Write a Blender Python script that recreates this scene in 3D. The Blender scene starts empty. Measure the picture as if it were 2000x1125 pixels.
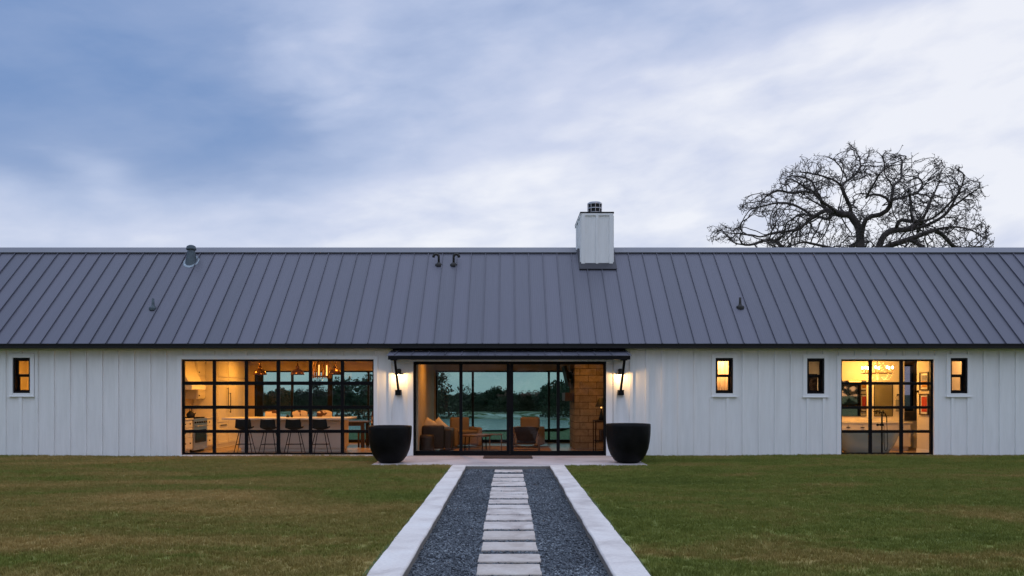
import bpy, math, random
import numpy as np
from mathutils import Vector, Matrix
R = math.radians
C = bpy.context.scene.collection
SC = bpy.context.scene
F = 1538.46          # focal length in photo pixels
EYE = 1.57
def PX(px, Y): return (px - 992) * Y / F
def PZ(py, Y): return EYE + (769 - py) * Y / F

# ---------------------------------------------------------------- camera
cam = bpy.data.cameras.new('camera'); co = bpy.data.objects.new('camera', cam); C.objects.link(co)
co.location = (0, 0, EYE); co.rotation_euler = (R(90), 0, 0)
cam.sensor_width = 36; cam.lens = F * 36 / 2000
cam.shift_x = 0.004; cam.shift_y = 0.10325; cam.clip_start = 0.1; cam.clip_end = 4000
SC.camera = co

# ---------------------------------------------------------------- world
W = bpy.data.worlds.new('World'); SC.world = W; W.use_nodes = True
nt = W.node_tree; nt.nodes.clear()
def nd(tree, typ, **kw):
    n = tree.nodes.new(typ)
    for k, v in kw.items(): setattr(n, k, v)
    return n
def mth(tree, op, a, b=None, c=None, clamp=False):
    n = tree.nodes.new('ShaderNodeMath'); n.operation = op; n.use_clamp = clamp
    for i, v in enumerate((a, b, c)):
        if v is None: continue
        if isinstance(v, (int, float)): n.inputs[i].default_value = v
        else: tree.links.new(v, n.inputs[i])
    return n.outputs[0]
def ramp(tree, fac, stops, interp='LINEAR'):
    n = tree.nodes.new('ShaderNodeValToRGB'); n.color_ramp.interpolation = interp
    el = n.color_ramp.elements
    while len(el) < len(stops): el.new(0.5)
    for e, (p, c) in zip(el, stops):
        e.position = p; e.color = (*c, 1) if len(c) == 3 else c
    tree.links.new(fac, n.inputs[0]); return n.outputs[0]
def noise(tree, vec, scale, detail=4, rough=0.5, dist=0):
    n = tree.nodes.new('ShaderNodeTexNoise'); n.inputs['Scale'].default_value = scale
    n.inputs['Detail'].default_value = detail; n.inputs['Roughness'].default_value = rough
    n.inputs['Distortion'].default_value = dist
    if vec is not None: tree.links.new(vec, n.inputs['Vector'])
    return n.outputs['Fac']
def world_sky():
    L = nt.links
    tc = nd(nt, 'ShaderNodeTexCoord'); sp = nd(nt, 'ShaderNodeSeparateXYZ'); L.new(tc.outputs['Generated'], sp.inputs[0])
    X, Y, Z = sp.outputs
    az = mth(nt, 'ARCTAN2', X, Y); el = mth(nt, 'ARCSINE', Z)
    az = mth(nt, 'MULTIPLY', az, 1 / R(33)); el = mth(nt, 'MULTIPLY', el, 1 / R(26.5))
    u = mth(nt, 'MINIMUM', mth(nt, 'MAXIMUM', az, -1.3), 1.3)
    def smooth(v, lo, hi):
        n = nd(nt, 'ShaderNodeMapRange', interpolation_type='SMOOTHSTEP'); L.new(v, n.inputs['Value'])
        n.inputs['From Min'].default_value = lo; n.inputs['From Max'].default_value = hi; return n.outputs['Result']
    cb = nd(nt, 'ShaderNodeCombineXYZ')
    L.new(mth(nt, 'ADD', mth(nt, 'MULTIPLY', az, .78), mth(nt, 'MULTIPLY', el, .35)), cb.inputs[0])
    L.new(mth(nt, 'SUBTRACT', mth(nt, 'MULTIPLY', el, 1.7), mth(nt, 'MULTIPLY', az, 0.36)), cb.inputs[1]); cb.inputs[2].default_value = 3.7
    n1 = noise(nt, cb.outputs[0], 1.5, 4, 0.45, 0.5)
    n2 = noise(nt, cb.outputs[0], 4.0, 6, 0.5, 0.3)
    n3 = noise(nt, cb.outputs[0], 9.0, 5, 0.5, 0.2)
    w1 = mth(nt, 'ADD', mth(nt, 'MULTIPLY', mth(nt, 'SUBTRACT', n1, .5), .34), mth(nt, 'MULTIPLY', mth(nt, 'SUBTRACT', n2, .5), .16))
    ew = mth(nt, 'ADD', el, w1)
    D = mth(nt, 'SUBTRACT', ew, mth(nt, 'ADD', .670, mth(nt, 'MULTIPLY', u, .228)))
    t = mth(nt, 'SUBTRACT', .90, mth(nt, 'MULTIPLY', smooth(D, -.06, .10), .25))
    t = mth(nt, 'ADD', t, mth(nt, 'MULTIPLY', smooth(u, .1, .9), .07))
    t = mth(nt, 'SUBTRACT', t, mth(nt, 'MULTIPLY', smooth(D, .12, .30), .10))
    left = mth(nt, 'SUBTRACT', 1.0, smooth(mth(nt, 'ADD', u, w1), -1.05, -.02))
    t = mth(nt, 'SUBTRACT', t, mth(nt, 'MULTIPLY', mth(nt, 'MULTIPLY', left, smooth(ew, .34, .62)), .31))
    t = mth(nt, 'SUBTRACT', t, mth(nt, 'MULTIPLY', left, .14))
    def blob(t, u0, e0, ru, re, tilt, amp):
        du = mth(nt, 'SUBTRACT', az, u0); de = mth(nt, 'SUBTRACT', ew, e0)
        p = mth(nt, 'MULTIPLY', mth(nt, 'ADD', du, mth(nt, 'MULTIPLY', de, tilt)), 1 / ru)
        q = mth(nt, 'MULTIPLY', mth(nt, 'SUBTRACT', de, mth(nt, 'MULTIPLY', du, tilt)), 1 / re)
        r2 = mth(nt, 'ADD', mth(nt, 'MULTIPLY', p, p), mth(nt, 'MULTIPLY', q, q))
        return mth(nt, 'ADD', t, mth(nt, 'MULTIPLY', mth(nt, 'EXPONENT', mth(nt, 'MULTIPLY', r2, -1.0)), amp))
    t = blob(t, -0.58, 0.65, 0.17, 0.085, 0.15, -0.26)     # dark blue cloud left of centre
    t = blob(t, -0.40, 0.90, 0.22, 0.12, 0.20, 0.26)       # pale patch above it
    t = blob(t, -0.78, 0.80, 0.14, 0.06, -0.1, -0.10)
    t = blob(t, -0.84, 0.54, 0.10, 0.06, -0.6, 0.20)
    t = blob(t, 0.05, 0.80, 0.25, 0.06, 0.25, 0.08)
    t = mth(nt, 'ADD', t, mth(nt, 'MULTIPLY', mth(nt, 'SUBTRACT', n2, 0.5), 0.50))
    t = mth(nt, 'ADD', t, mth(nt, 'MULTIPLY', mth(nt, 'SUBTRACT', n3, 0.5), 0.30), clamp=True)
    col = ramp(nt, t, [(0.0, (.155, .265, .525)), (0.35, (.265, .36, .60)), (0.6, (.43, .51, .73)),
                       (0.8, (.60, .65, .83)), (1.0, (.85, .865, .945))])
    # the part of the sky away from the dusk glow is evenly dull
    sky = nd(nt, 'ShaderNodeTexSky', sky_type='NISHITA', sun_disc=False)
    sky.sun_elevation = R(4); sky.sun_rotation = R(160)
    back = mth(nt, 'MULTIPLY', mth(nt, 'SUBTRACT', mth(nt, 'ABSOLUTE', az), 1.8), 0.6, clamp=True)
    up = mth(nt, 'MULTIPLY', mth(nt, 'SUBTRACT', el, 1.3), 0.8, clamp=True)
    f = mth(nt, 'MAXIMUM', back, up)
    m1 = nd(nt, 'ShaderNodeMixRGB'); L.new(f, m1.inputs[0]); L.new(col, m1.inputs[1])
    L.new(ramp(nt, mth(nt, 'MULTIPLY', Z, 1.0), [(0.0, (.21, .27, .40)), (.35, (.47, .59, .86)), (1.0, (.98, 1.10, 1.42))]), m1.inputs[2])
    b1 = nd(nt, 'ShaderNodeBackground'); L.new(m1.outputs[0], b1.inputs[0]); b1.inputs[1].default_value = 0.97
    b2 = nd(nt, 'ShaderNodeBackground'); L.new(sky.outputs[0], b2.inputs[0]); b2.inputs[1].default_value = 0.02
    ad = nd(nt, 'ShaderNodeAddShader'); L.new(b1.outputs[0], ad.inputs[0]); L.new(b2.outputs[0], ad.inputs[1])
    o = nd(nt, 'ShaderNodeOutputWorld'); L.new(ad.outputs[0], o.inputs[0])
world_sky()
sl = bpy.data.lights.new('sun', 'SUN'); sl.energy = 0.06; sl.angle = R(25); sl.color = (1, .93, .88)
so = bpy.data.objects.new('sun', sl); C.objects.link(so)
so.rotation_euler = (R(58), 0, R(-25)); so.location = (0, 0, 30)

SC.view_settings.view_transform = 'Standard'; SC.view_settings.look = 'None'
SC.view_settings.exposure = 0.0; SC.view_settings.gamma = 1.0
cy = SC.cycles
cy.max_bounces = 9; cy.transparent_max_bounces = 24; cy.diffuse_bounces = 5; cy.glossy_bounces = 4
cy.sample_clamp_indirect = 4.0; cy.use_denoising = True; cy.caustics_reflective = False; cy.caustics_refractive = False

# ---------------------------------------------------------------- materials
def mat(name, col, rough=.6, metal=0.0, vary=0.0, vscale=2.0, bump=0.0, bscale=40.0, spec=0.5, stretch=(1, 1, 1), col2=None, emit=None, estr=0):
    m = bpy.data.materials.new(name); m.use_nodes = True; t = m.node_tree
    b = t.nodes['Principled BSDF']
    b.inputs['Base Color'].default_value = (*col, 1); b.inputs['Roughness'].default_value = rough
    b.inputs['Metallic'].default_value = metal; b.inputs['Specular IOR Level'].default_value = spec
    tc = nd(t, 'ShaderNodeTexCoord'); mp = nd(t, 'ShaderNodeMapping'); mp.inputs['Scale'].default_value = stretch
    t.links.new(tc.outputs['Object'], mp.inputs[0]); v = mp.outputs[0]
    if vary or col2:
        n = noise(t, v, vscale, 6, .6)
        c2 = col2 or tuple(min(1, c * (1 + vary)) for c in col)
        c1 = col if col2 else tuple(c * (1 - vary) for c in col)
        t.links.new(ramp(t, n, [(.32, c1), (.68, c2)]), b.inputs['Base Color'])
    if bump:
        n = noise(t, v, bscale, 4, .6)
        bp = nd(t, 'ShaderNodeBump'); bp.inputs['Strength'].default_value = bump; bp.inputs['Distance'].default_value = .01
        t.links.new(n, bp.inputs['Height']); t.links.new(bp.outputs[0], b.inputs['Normal'])
    if emit: b.inputs['Emission Color'].default_value = (*emit, 1); b.inputs['Emission Strength'].default_value = estr
    return m
def glass(name, tint, ior=1.45, gl=1.0):
    m = bpy.data.materials.new(name); m.use_nodes = True; t = m.node_tree; t.nodes.clear(); L = t.links
    tr = nd(t, 'ShaderNodeBsdfTransparent'); tr.inputs[0].default_value = (*[math.sqrt(c) for c in tint], 1)
    g = nd(t, 'ShaderNodeBsdfGlossy'); g.inputs[0].default_value = (.95, .97, 1, 1); g.inputs['Roughness'].default_value = .015
    fr = nd(t, 'ShaderNodeFresnel'); fr.inputs[0].default_value = ior
    ge = nd(t, 'ShaderNodeNewGeometry')
    nf = mth(t, 'SUBTRACT', 1.0, ge.outputs['Backfacing'])
    fac = mth(t, 'MULTIPLY', mth(t, 'MULTIPLY', fr.outputs[0], nf), gl)
    tc = nd(t, 'ShaderNodeTexCoord')
    bp = nd(t, 'ShaderNodeBump'); bp.inputs['Strength'].default_value = .06; bp.inputs['Distance'].default_value = .01
    L.new(noise(t, tc.outputs['Object'], 1.3, 2), bp.inputs['Height']); L.new(bp.outputs[0], g.inputs['Normal'])
    mx = nd(t, 'ShaderNodeMixShader'); L.new(fac, mx.inputs[0]); L.new(tr.outputs[0], mx.inputs[1]); L.new(g.outputs[0], mx.inputs[2])
    o = nd(t, 'ShaderNodeOutputMaterial'); L.new(mx.outputs[0], o.inputs[0]); return m
def emis(name, col, s):
    m = bpy.data.materials.new(name); m.use_nodes = True; t = m.node_tree; t.nodes.clear()
    e = nd(t, 'ShaderNodeEmission'); e.inputs[0].default_value = (*col, 1); e.inputs[1].default_value = s
    o = nd(t, 'ShaderNodeOutputMaterial'); t.links.new(e.outputs[0], o.inputs[0]); return m

M = {}
M['siding'] = mat('painted_siding', (.80, .80, .79), .55, vary=.05, vscale=.9, bump=.25, bscale=60, stretch=(1, 1, .08))
M['trim'] = mat('painted_trim', (.86, .86, .85), .5, vary=.03, vscale=1.2, bump=.15, bscale=50, stretch=(1, 1, .1))
M['black'] = mat('black_frame_metal', (.0045, .0045, .006), .45, spec=.15, vary=.3, vscale=5, bump=.1, bscale=30)
M['fascia'] = mat('dark_bronze_metal', (.014, .014, .015), .5, 0, spec=.2, vary=.2, vscale=3)
M['flash'] = mat('flashing_metal', (.045, .045, .055), .5, .2, vary=.15, vscale=4)
M['soffit'] = mat('soffit_paint', (.16, .14, .12), .7, vary=.05)
M['cream'] = mat('interior_paint', (.70, .66, .60), .75, vary=.03, vscale=2)
M['ceil'] = mat('ceiling_paint', (.62, .58, .52), .8, vary=.03)
M['tan_wall'] = mat('tan_plaster', (.56, .45, .33), .8, vary=.12, vscale=3)
M['cab'] = mat('cabinet_paint', (.74, .71, .65), .45, vary=.02)
M['counter'] = mat('stone_counter', (.72, .68, .62), .3, vary=.12, vscale=5)
M['steel'] = mat('brushed_steel', (.45, .45, .47), .32, .9, vary=.1, vscale=8, stretch=(1, 1, 12))
M['darksteel'] = mat('dark_oven_glass', (.02, .02, .025), .15)
M['copper'] = mat('aged_copper', (.13, .06, .03), .25, .8, vary=.25, vscale=6)
M['darkfab'] = mat('charcoal_leather', (.014, .015, .018), .7, spec=.2, vary=.2, vscale=8, bump=.3, bscale=120)
M['brownfab'] = mat('dark_brown_leather', (.050, .028, .018), .5, vary=.3, vscale=5, bump=.3, bscale=60)
M['tanfab'] = mat('tan_upholstery', (.33, .24, .15), .85, vary=.1, vscale=4, bump=.4, bscale=200)
M['pillow'] = mat('cream_cushion', (.66, .55, .42), .9, vary=.1, vscale=8, bump=.4, bscale=160)
M['wood'] = mat('brown_wood', (.22, .11, .05), .45, vary=.35, vscale=3, stretch=(6, 6, 1), bump=.2, bscale=30)
M['darkwood'] = mat('dark_wood', (.055, .028, .018), .5, vary=.35, vscale=3, stretch=(6, 6, 1), bump=.2)
M['rug'] = mat('woven_rug', (.38, .24, .15), .95, vary=.25, vscale=12, bump=.5, bscale=200)
M['tub'] = mat('tub_enamel', (.40, .45, .40), .25)
M['towel'] = mat('grey_towel', (.25, .25, .26), .95, bump=.5, bscale=150)
M['doorgrey'] = mat('blue_grey_door_paint', (.34, .37, .50), .5, vary=.1)
M['greywall'] = mat('taupe_wall_paint', (.27, .23, .21), .8, vary=.05)
M['brass'] = mat('aged_brass', (.35, .24, .10), .35, .9)
M['planter'] = mat('black_glazed_planter', (.005, .005, .005), .45, spec=.12, vary=.6, vscale=3, bump=.25, bscale=9)
M['soil'] = mat('potting_soil', (.03, .022, .015), .95, vary=.4, vscale=20, bump=.8, bscale=60)
M['lead'] = mat('galvanised_flashing', (.30, .36, .40), .5, .5, vary=.25, vscale=12)
M['ventmetal'] = mat('vent_metal', (.075, .10, .115), .5, .3, vary=.2, vscale=8)
M['mat'] = mat('coir_doormat', (.10, .065, .055), .95, vary=.4, vscale=40, bump=.8, bscale=200)
M['whiteref'] = mat('white_enamel', (.75, .75, .73), .3)
M['shade'] = mat('lamp_shade_black', (.02, .018, .016), .6)
M['bulb'] = emis('warm_bulb', (1, .58, .22), 22)
M['bulb_soft'] = emis('soft_warm_bulb', (1, .46, .13), 3.2)
M['bulb_hot'] = emis('bright_bulb', (1, .75, .42), 30)
M['glass'] = glass('front_glass', (.88, .86, .84), gl=.45)
M['glass_live'] = glass('living_front_glass', (.78, .78, .76), gl=.55)
M['glass_back'] = glass('teal_tinted_glass', (.33, .55, .51), gl=.5)
M['glass_grey'] = glass('grey_tinted_glass', (.20, .20, .26), gl=.5)
M['mirror'] = mat('mirror_silver', (.50, .50, .42), .02, 1.0)
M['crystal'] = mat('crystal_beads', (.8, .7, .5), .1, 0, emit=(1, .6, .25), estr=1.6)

def mat_roof():
    m = mat('standing_seam_metal', (.135, .132, .155), .42, .25, vary=.08, vscale=.6)
    t = m.node_tree; b = t.nodes['Principled BSDF']
    tc = nd(t, 'ShaderNodeTexCoord'); sp = nd(t, 'ShaderNodeSeparateXYZ'); t.links.new(tc.outputs['Object'], sp.inputs[0])
    w = mth(t, 'SINE', mth(t, 'MULTIPLY', sp.outputs[0], 2 * math.pi / 0.0507))
    mp = nd(t, 'ShaderNodeMapping'); mp.inputs['Scale'].default_value = (2.2, .35, .35); t.links.new(tc.outputs['Object'], mp.inputs[0])
    n = noise(t, mp.outputs[0], 1.5, 3)
    wn = nd(t, 'ShaderNodeTexWhiteNoise', noise_dimensions='1D')
    t.links.new(mth(t, 'FLOOR', mth(t, 'MULTIPLY', mth(t, 'ADD', sp.outputs[0], 9.196), 1 / .4075)), wn.inputs['W'])
    mp2 = nd(t, 'ShaderNodeMapping'); mp2.inputs['Scale'].default_value = (9, .5, .5); t.links.new(tc.outputs['Object'], mp2.inputs[0])
    st = noise(t, mp2.outputs[0], 1.6, 6, .65)
    f = mth(t, 'ADD', mth(t, 'MULTIPLY', wn.outputs['Value'], .45), mth(t, 'MULTIPLY', st, .75))
    t.links.new(ramp(t, f, [(.2, (.104, .108, .136)), (.95, (.150, .150, .188))]), b.inputs['Base Color'])
    t.links.new(mth(t, 'ADD', .33, mth(t, 'MULTIPLY', f, .18)), b.inputs['Roughness'])
    h = mth(t, 'ADD', mth(t, 'MULTIPLY', w, .12), mth(t, 'MULTIPLY', n, 2.2))
    bp = nd(t, 'ShaderNodeBump'); bp.inputs['Strength'].default_value = .35; bp.inputs['Distance'].default_value = .012
    t.links.new(h, bp.inputs['Height']); t.links.new(bp.outputs[0], b.inputs['Normal'])
    return m
M['roof'] = mat_roof()
def mat_siding():
    m = M['siding']; t = m.node_tree; b = t.nodes['Principled BSDF']; L = t.links
    tc = nd(t, 'ShaderNodeTexCoord'); sp = nd(t, 'ShaderNodeSeparateXYZ'); L.new(tc.outputs['Object'], sp.inputs[0])
    mp = nd(t, 'ShaderNodeMapping'); mp.inputs['Scale'].default_value = (5, 5, .5); L.new(tc.outputs['Object'], mp.inputs[0])
    st = noise(t, mp.outputs[0], 1.3, 7, .7); sm = noise(t, tc.outputs['Object'], 9, 6, .7)
    base = ramp(t, st, [(.25, (.76, .76, .745)), (.6, (.87, .87, .86))])
    k = mth(t, 'MULTIPLY', mth(t, 'SUBTRACT', mth(t, 'SUBTRACT', sm, .42), mth(t, 'MULTIPLY', mth(t, 'ADD', sp.outputs[2], .04), 1.6)), 5, clamp=True)
    mx = nd(t, 'ShaderNodeMixRGB'); L.new(mth(t, 'MULTIPLY', k, .38), mx.inputs[0]); L.new(base, mx.inputs[1]); mx.inputs[2].default_value = (.30, .25, .18, 1)
    L.new(mx.outputs[0], b.inputs['Base Color'])
mat_siding()
def mat_stone():
    m = bpy.data.materials.new('limestone_blocks'); m.use_nodes = True; t = m.node_tree; b = t.nodes['Principled BSDF']; L = t.links
    tc = nd(t, 'ShaderNodeTexCoord'); sp = nd(t, 'ShaderNodeSeparateXYZ'); L.new(tc.outputs['Object'], sp.inputs[0])
    cb = nd(t, 'ShaderNodeCombineXYZ'); L.new(mth(t, 'ADD', sp.outputs[0], sp.outputs[1]), cb.inputs[0]); L.new(sp.outputs[2], cb.inputs[1])
    br = nd(t, 'ShaderNodeTexBrick'); L.new(cb.outputs[0], br.inputs[0])
    br.inputs['Color1'].default_value = (.42, .35, .25, 1); br.inputs['Color2'].default_value = (.29, .235, .165, 1)
    br.inputs['Mortar'].default_value = (.12, .09, .065, 1); br.inputs['Scale'].default_value = 1
    br.inputs['Mortar Size'].default_value = .008; br.inputs['Brick Width'].default_value = .47; br.inputs['Row Height'].default_value = .19; br.inputs['Bias'].default_value = -.1
    n = noise(t, tc.outputs['Object'], 9, 6, .65)
    mx = nd(t, 'ShaderNodeMixRGB', blend_type='MULTIPLY'); mx.inputs[0].default_value = .7
    L.new(br.outputs[0], mx.inputs[1]); L.new(ramp(t, noise(t, tc.outputs['Object'], 4, 8, .75, .8), [(.3, (.35, .33, .3)), (.7, (1.35, 1.3, 1.25))]), mx.inputs[2])
    L.new(mx.outputs[0], b.inputs['Base Color']); b.inputs['Roughness'].default_value = .9
    h = mth(t, 'SUBTRACT', mth(t, 'MULTIPLY', n, .8), br.outputs['Fac'])
    bp = nd(t, 'ShaderNodeBump'); bp.inputs['Strength'].default_value = .8; bp.inputs['Distance'].default_value = .03
    L.new(h, bp.inputs['Height']); L.new(bp.outputs[0], b.inputs['Normal']); return m
M['stone'] = mat_stone()
def worldpos(t):
    g = nd(t, 'ShaderNodeNewGeometry'); return g.outputs['Position']
def mat_conc(name, c1, c2, c3, sc=1.6, bump=.4, soil=None):
    m = bpy.data.materials.new(name); m.use_nodes = True; t = m.node_tree; b = t.nodes['Principled BSDF']; L = t.links
    p = worldpos(t); n = noise(t, p, sc, 7, .62, .4); n2 = noise(t, p, 26, 5, .7)
    base = ramp(t, n, [(.28, c1), (.5, c2), (.72, c3)])
    mx = nd(t, 'ShaderNodeMixRGB', blend_type='MULTIPLY'); mx.inputs[0].default_value = .5
    L.new(base, mx.inputs[1]); L.new(ramp(t, n2, [(.3, (.78, .78, .78)), (.65, (1.08, 1.08, 1.08))]), mx.inputs[2])
    out = mx.outputs[0]
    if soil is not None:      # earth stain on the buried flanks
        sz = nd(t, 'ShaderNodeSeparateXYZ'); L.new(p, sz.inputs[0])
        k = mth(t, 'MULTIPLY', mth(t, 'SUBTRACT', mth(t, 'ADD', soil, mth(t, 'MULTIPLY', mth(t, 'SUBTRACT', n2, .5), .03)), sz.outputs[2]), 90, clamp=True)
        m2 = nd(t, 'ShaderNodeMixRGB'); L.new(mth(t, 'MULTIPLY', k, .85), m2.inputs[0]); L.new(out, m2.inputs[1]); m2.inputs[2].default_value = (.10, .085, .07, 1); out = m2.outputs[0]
    L.new(out, b.inputs['Base Color']); b.inputs['Roughness'].default_value = .85
    bp = nd(t, 'ShaderNodeBump'); bp.inputs['Strength'].default_value = bump; bp.inputs['Distance'].default_value = .008
    L.new(mth(t, 'ADD', n2, n), bp.inputs['Height']); L.new(bp.outputs[0], b.inputs['Normal']); return m
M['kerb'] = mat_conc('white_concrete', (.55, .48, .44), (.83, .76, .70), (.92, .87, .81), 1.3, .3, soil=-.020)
M['slab'] = mat_conc('pinkish_concrete', (.42, .36, .35), (.58, .51, .50), (.68, .61, .60), 1.1, .3)
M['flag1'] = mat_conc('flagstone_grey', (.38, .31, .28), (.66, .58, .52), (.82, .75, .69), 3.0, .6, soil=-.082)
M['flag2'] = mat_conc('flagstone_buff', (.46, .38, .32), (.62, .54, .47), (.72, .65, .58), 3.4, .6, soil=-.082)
M['whiterock'] = mat_conc('pale_limestone', (.25, .25, .22), (.4, .4, .36), (.55, .55, .5), .3, .7)
def mat_floor():
    m = mat('wood_floor', (.36, .27, .20), .30, vary=.2, vscale=1.6, stretch=(8, .8, 1), bump=.05)
    return m
M['floor'] = mat_floor()
def mat_grass():
    m = bpy.data.materials.new('lawn_blades'); m.use_nodes = True; t = m.node_tree; b = t.nodes['Principled BSDF']; L = t.links
    p = worldpos(t); mp = nd(t, 'ShaderNodeMapping'); mp.inputs['Scale'].default_value = (.22, .55, .2); mp.inputs['Location'].default_value = (4.2, 1.4, 0)
    L.new(p, mp.inputs[0])
    big = noise(t, mp.outputs[0], 1.0, 5, .6, .6); fine = noise(t, p, 14, 3, .6)
    sp = nd(t, 'ShaderNodeSeparateXYZ'); L.new(p, sp.inputs[0])
    side = mth(t, 'MULTIPLY', mth(t, 'MINIMUM', mth(t, 'MAXIMUM', sp.outputs[0], -4.0), 1.2), -.024)   # the left lawn is drier
    f = mth(t, 'ADD', mth(t, 'ADD', big, side), mth(t, 'MULTIPLY', mth(t, 'ADD', mth(t, 'MULTIPLY', mth(t, 'SUBTRACT', fine, .5), .12), mth(t, 'MULTIPLY', mth(t, 'SUBTRACT', noise(t, p, 3.2, 5, .65), .5), .26)), 1.0))
    c = ramp(t, f, [(.26, (.105, .140, .025)), (.46, (.190, .210, .042)), (.58, (.265, .215, .060)), (.76, (.42, .29, .105))])
    L.new(c, b.inputs['Base Color']); b.inputs['Roughness'].default_value = .7; b.inputs['Specular IOR Level'].default_value = .2
    return m
M['grass'] = mat_grass()
def mat_ground():
    m = bpy.data.materials.new('field_ground'); m.use_nodes = True; t = m.node_tree; b = t.nodes['Principled BSDF']; L = t.links
    p = worldpos(t); n = noise(t, p, .35, 7, .65); n2 = noise(t, p, .12, 6, .7, 1.0)
    c = ramp(t, n, [(.3, (.060, .100, .025)), (.55, (.10, .135, .038)), (.75, (.16, .15, .06))])
    sp = nd(t, 'ShaderNodeSeparateXYZ'); L.new(p, sp.inputs[0])
    band = mth(t, 'SUBTRACT', 1.0, mth(t, 'MULTIPLY', mth(t, 'ABSOLUTE', mth(t, 'SUBTRACT', sp.outputs[1], 252)), 1 / 16.0), clamp=True)
    k = mth(t, 'MULTIPLY', mth(t, 'MULTIPLY', mth(t, 'SUBTRACT', n2, .44), 12, clamp=True), band, clamp=True)
    mx = nd(t, 'ShaderNodeMixRGB'); L.new(k, mx.inputs[0]); L.new(c, mx.inputs[1]); mx.inputs[2].default_value = (.75, .74, .66, 1)
    L.new(mx.outputs[0], b.inputs['Base Color']); b.inputs['Roughness'].default_value = .9; return m
M['ground'] = mat_ground()
def mat_gravel():
    m = bpy.data.materials.new('slate_gravel'); m.use_nodes = True; t = m.node_tree; b = t.nodes['Principled BSDF']; L = t.links
    p = worldpos(t); v = nd(t, 'ShaderNodeTexVoronoi'); v.inputs['Scale'].default_value = 55; L.new(p, v.inputs['Vector'])
    s = nd(t, 'ShaderNodeSeparateXYZ'); L.new(v.outputs['Color'], s.inputs[0])
    big = noise(t, p, 1.6, 4, .6)
    f = mth(t, 'ADD', mth(t, 'MULTIPLY', s.outputs[0], .8), mth(t, 'MULTIPLY', mth(t, 'SUBTRACT', big, .5), .5))
    L.new(ramp(t, f, [(.0, (.022, .027, .034)), (.45, (.095, .110, .130)), (.75, (.22, .25, .275)), (1., (.66, .70, .72))]), b.inputs['Base Color'])
    b.inputs['Roughness'].default_value = .6; return m
M['gravel'] = mat_gravel()
def mat_water():
    m = bpy.data.materials.new('pond_water'); m.use_nodes = True; t = m.node_tree; b = t.nodes['Principled BSDF']; L = t.links
    b.inputs['Base Color'].default_value = (.30, .36, .32, 1); b.inputs['Roughness'].default_value = .3; b.inputs['IOR'].default_value = 1.33
    mp = nd(t, 'ShaderNodeMapping'); mp.inputs['Scale'].default_value = (.08, .5, 1); L.new(worldpos(t), mp.inputs[0])
    bp = nd(t, 'ShaderNodeBump'); bp.inputs['Strength'].default_value = .5; bp.inputs['Distance'].default_value = .25
    L.new(noise(t, mp.outputs[0], .8, 4), bp.inputs['Height']); L.new(bp.outputs[0], b.inputs['Normal']); return m
M['water'] = mat_water()
M['bark'] = mat('grey_oak_bark', (.060, .048, .042), .9, vary=.5, vscale=3, bump=.9, bscale=14)
def mat_leaf(name, c1, c2):
    m = bpy.data.materials.new(name); m.use_nodes = True; t = m.node_tree; b = t.nodes['Principled BSDF']; L = t.links
    L.new(ramp(t, noise(t, worldpos(t), .5, 4), [(.3, c1), (.7, c2)]), b.inputs['Base Color']); b.inputs['Roughness'].default_value = .8; return m
M['leafd'] = mat_leaf('evergreen_leaves', (.022, .036, .018), (.055, .075, .035))
M['leafb'] = mat_leaf('brown_leaves', (.05, .045, .025), (.09, .08, .045))
def mat_hide():
    m = bpy.data.materials.new('cow_hide'); m.use_nodes = True; t = m.node_tree; b = t.nodes['Principled BSDF']; L = t.links
    n = noise(t, worldpos(t), 4.2, 2, .4, .5)
    L.new(ramp(t, n, [(.47, (.09, .035, .018)), (.50, (.75, .62, .48))]), b.inputs['Base Color']); b.inputs['Roughness'].default_value = .8; return m
M['hide'] = mat_hide()

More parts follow.
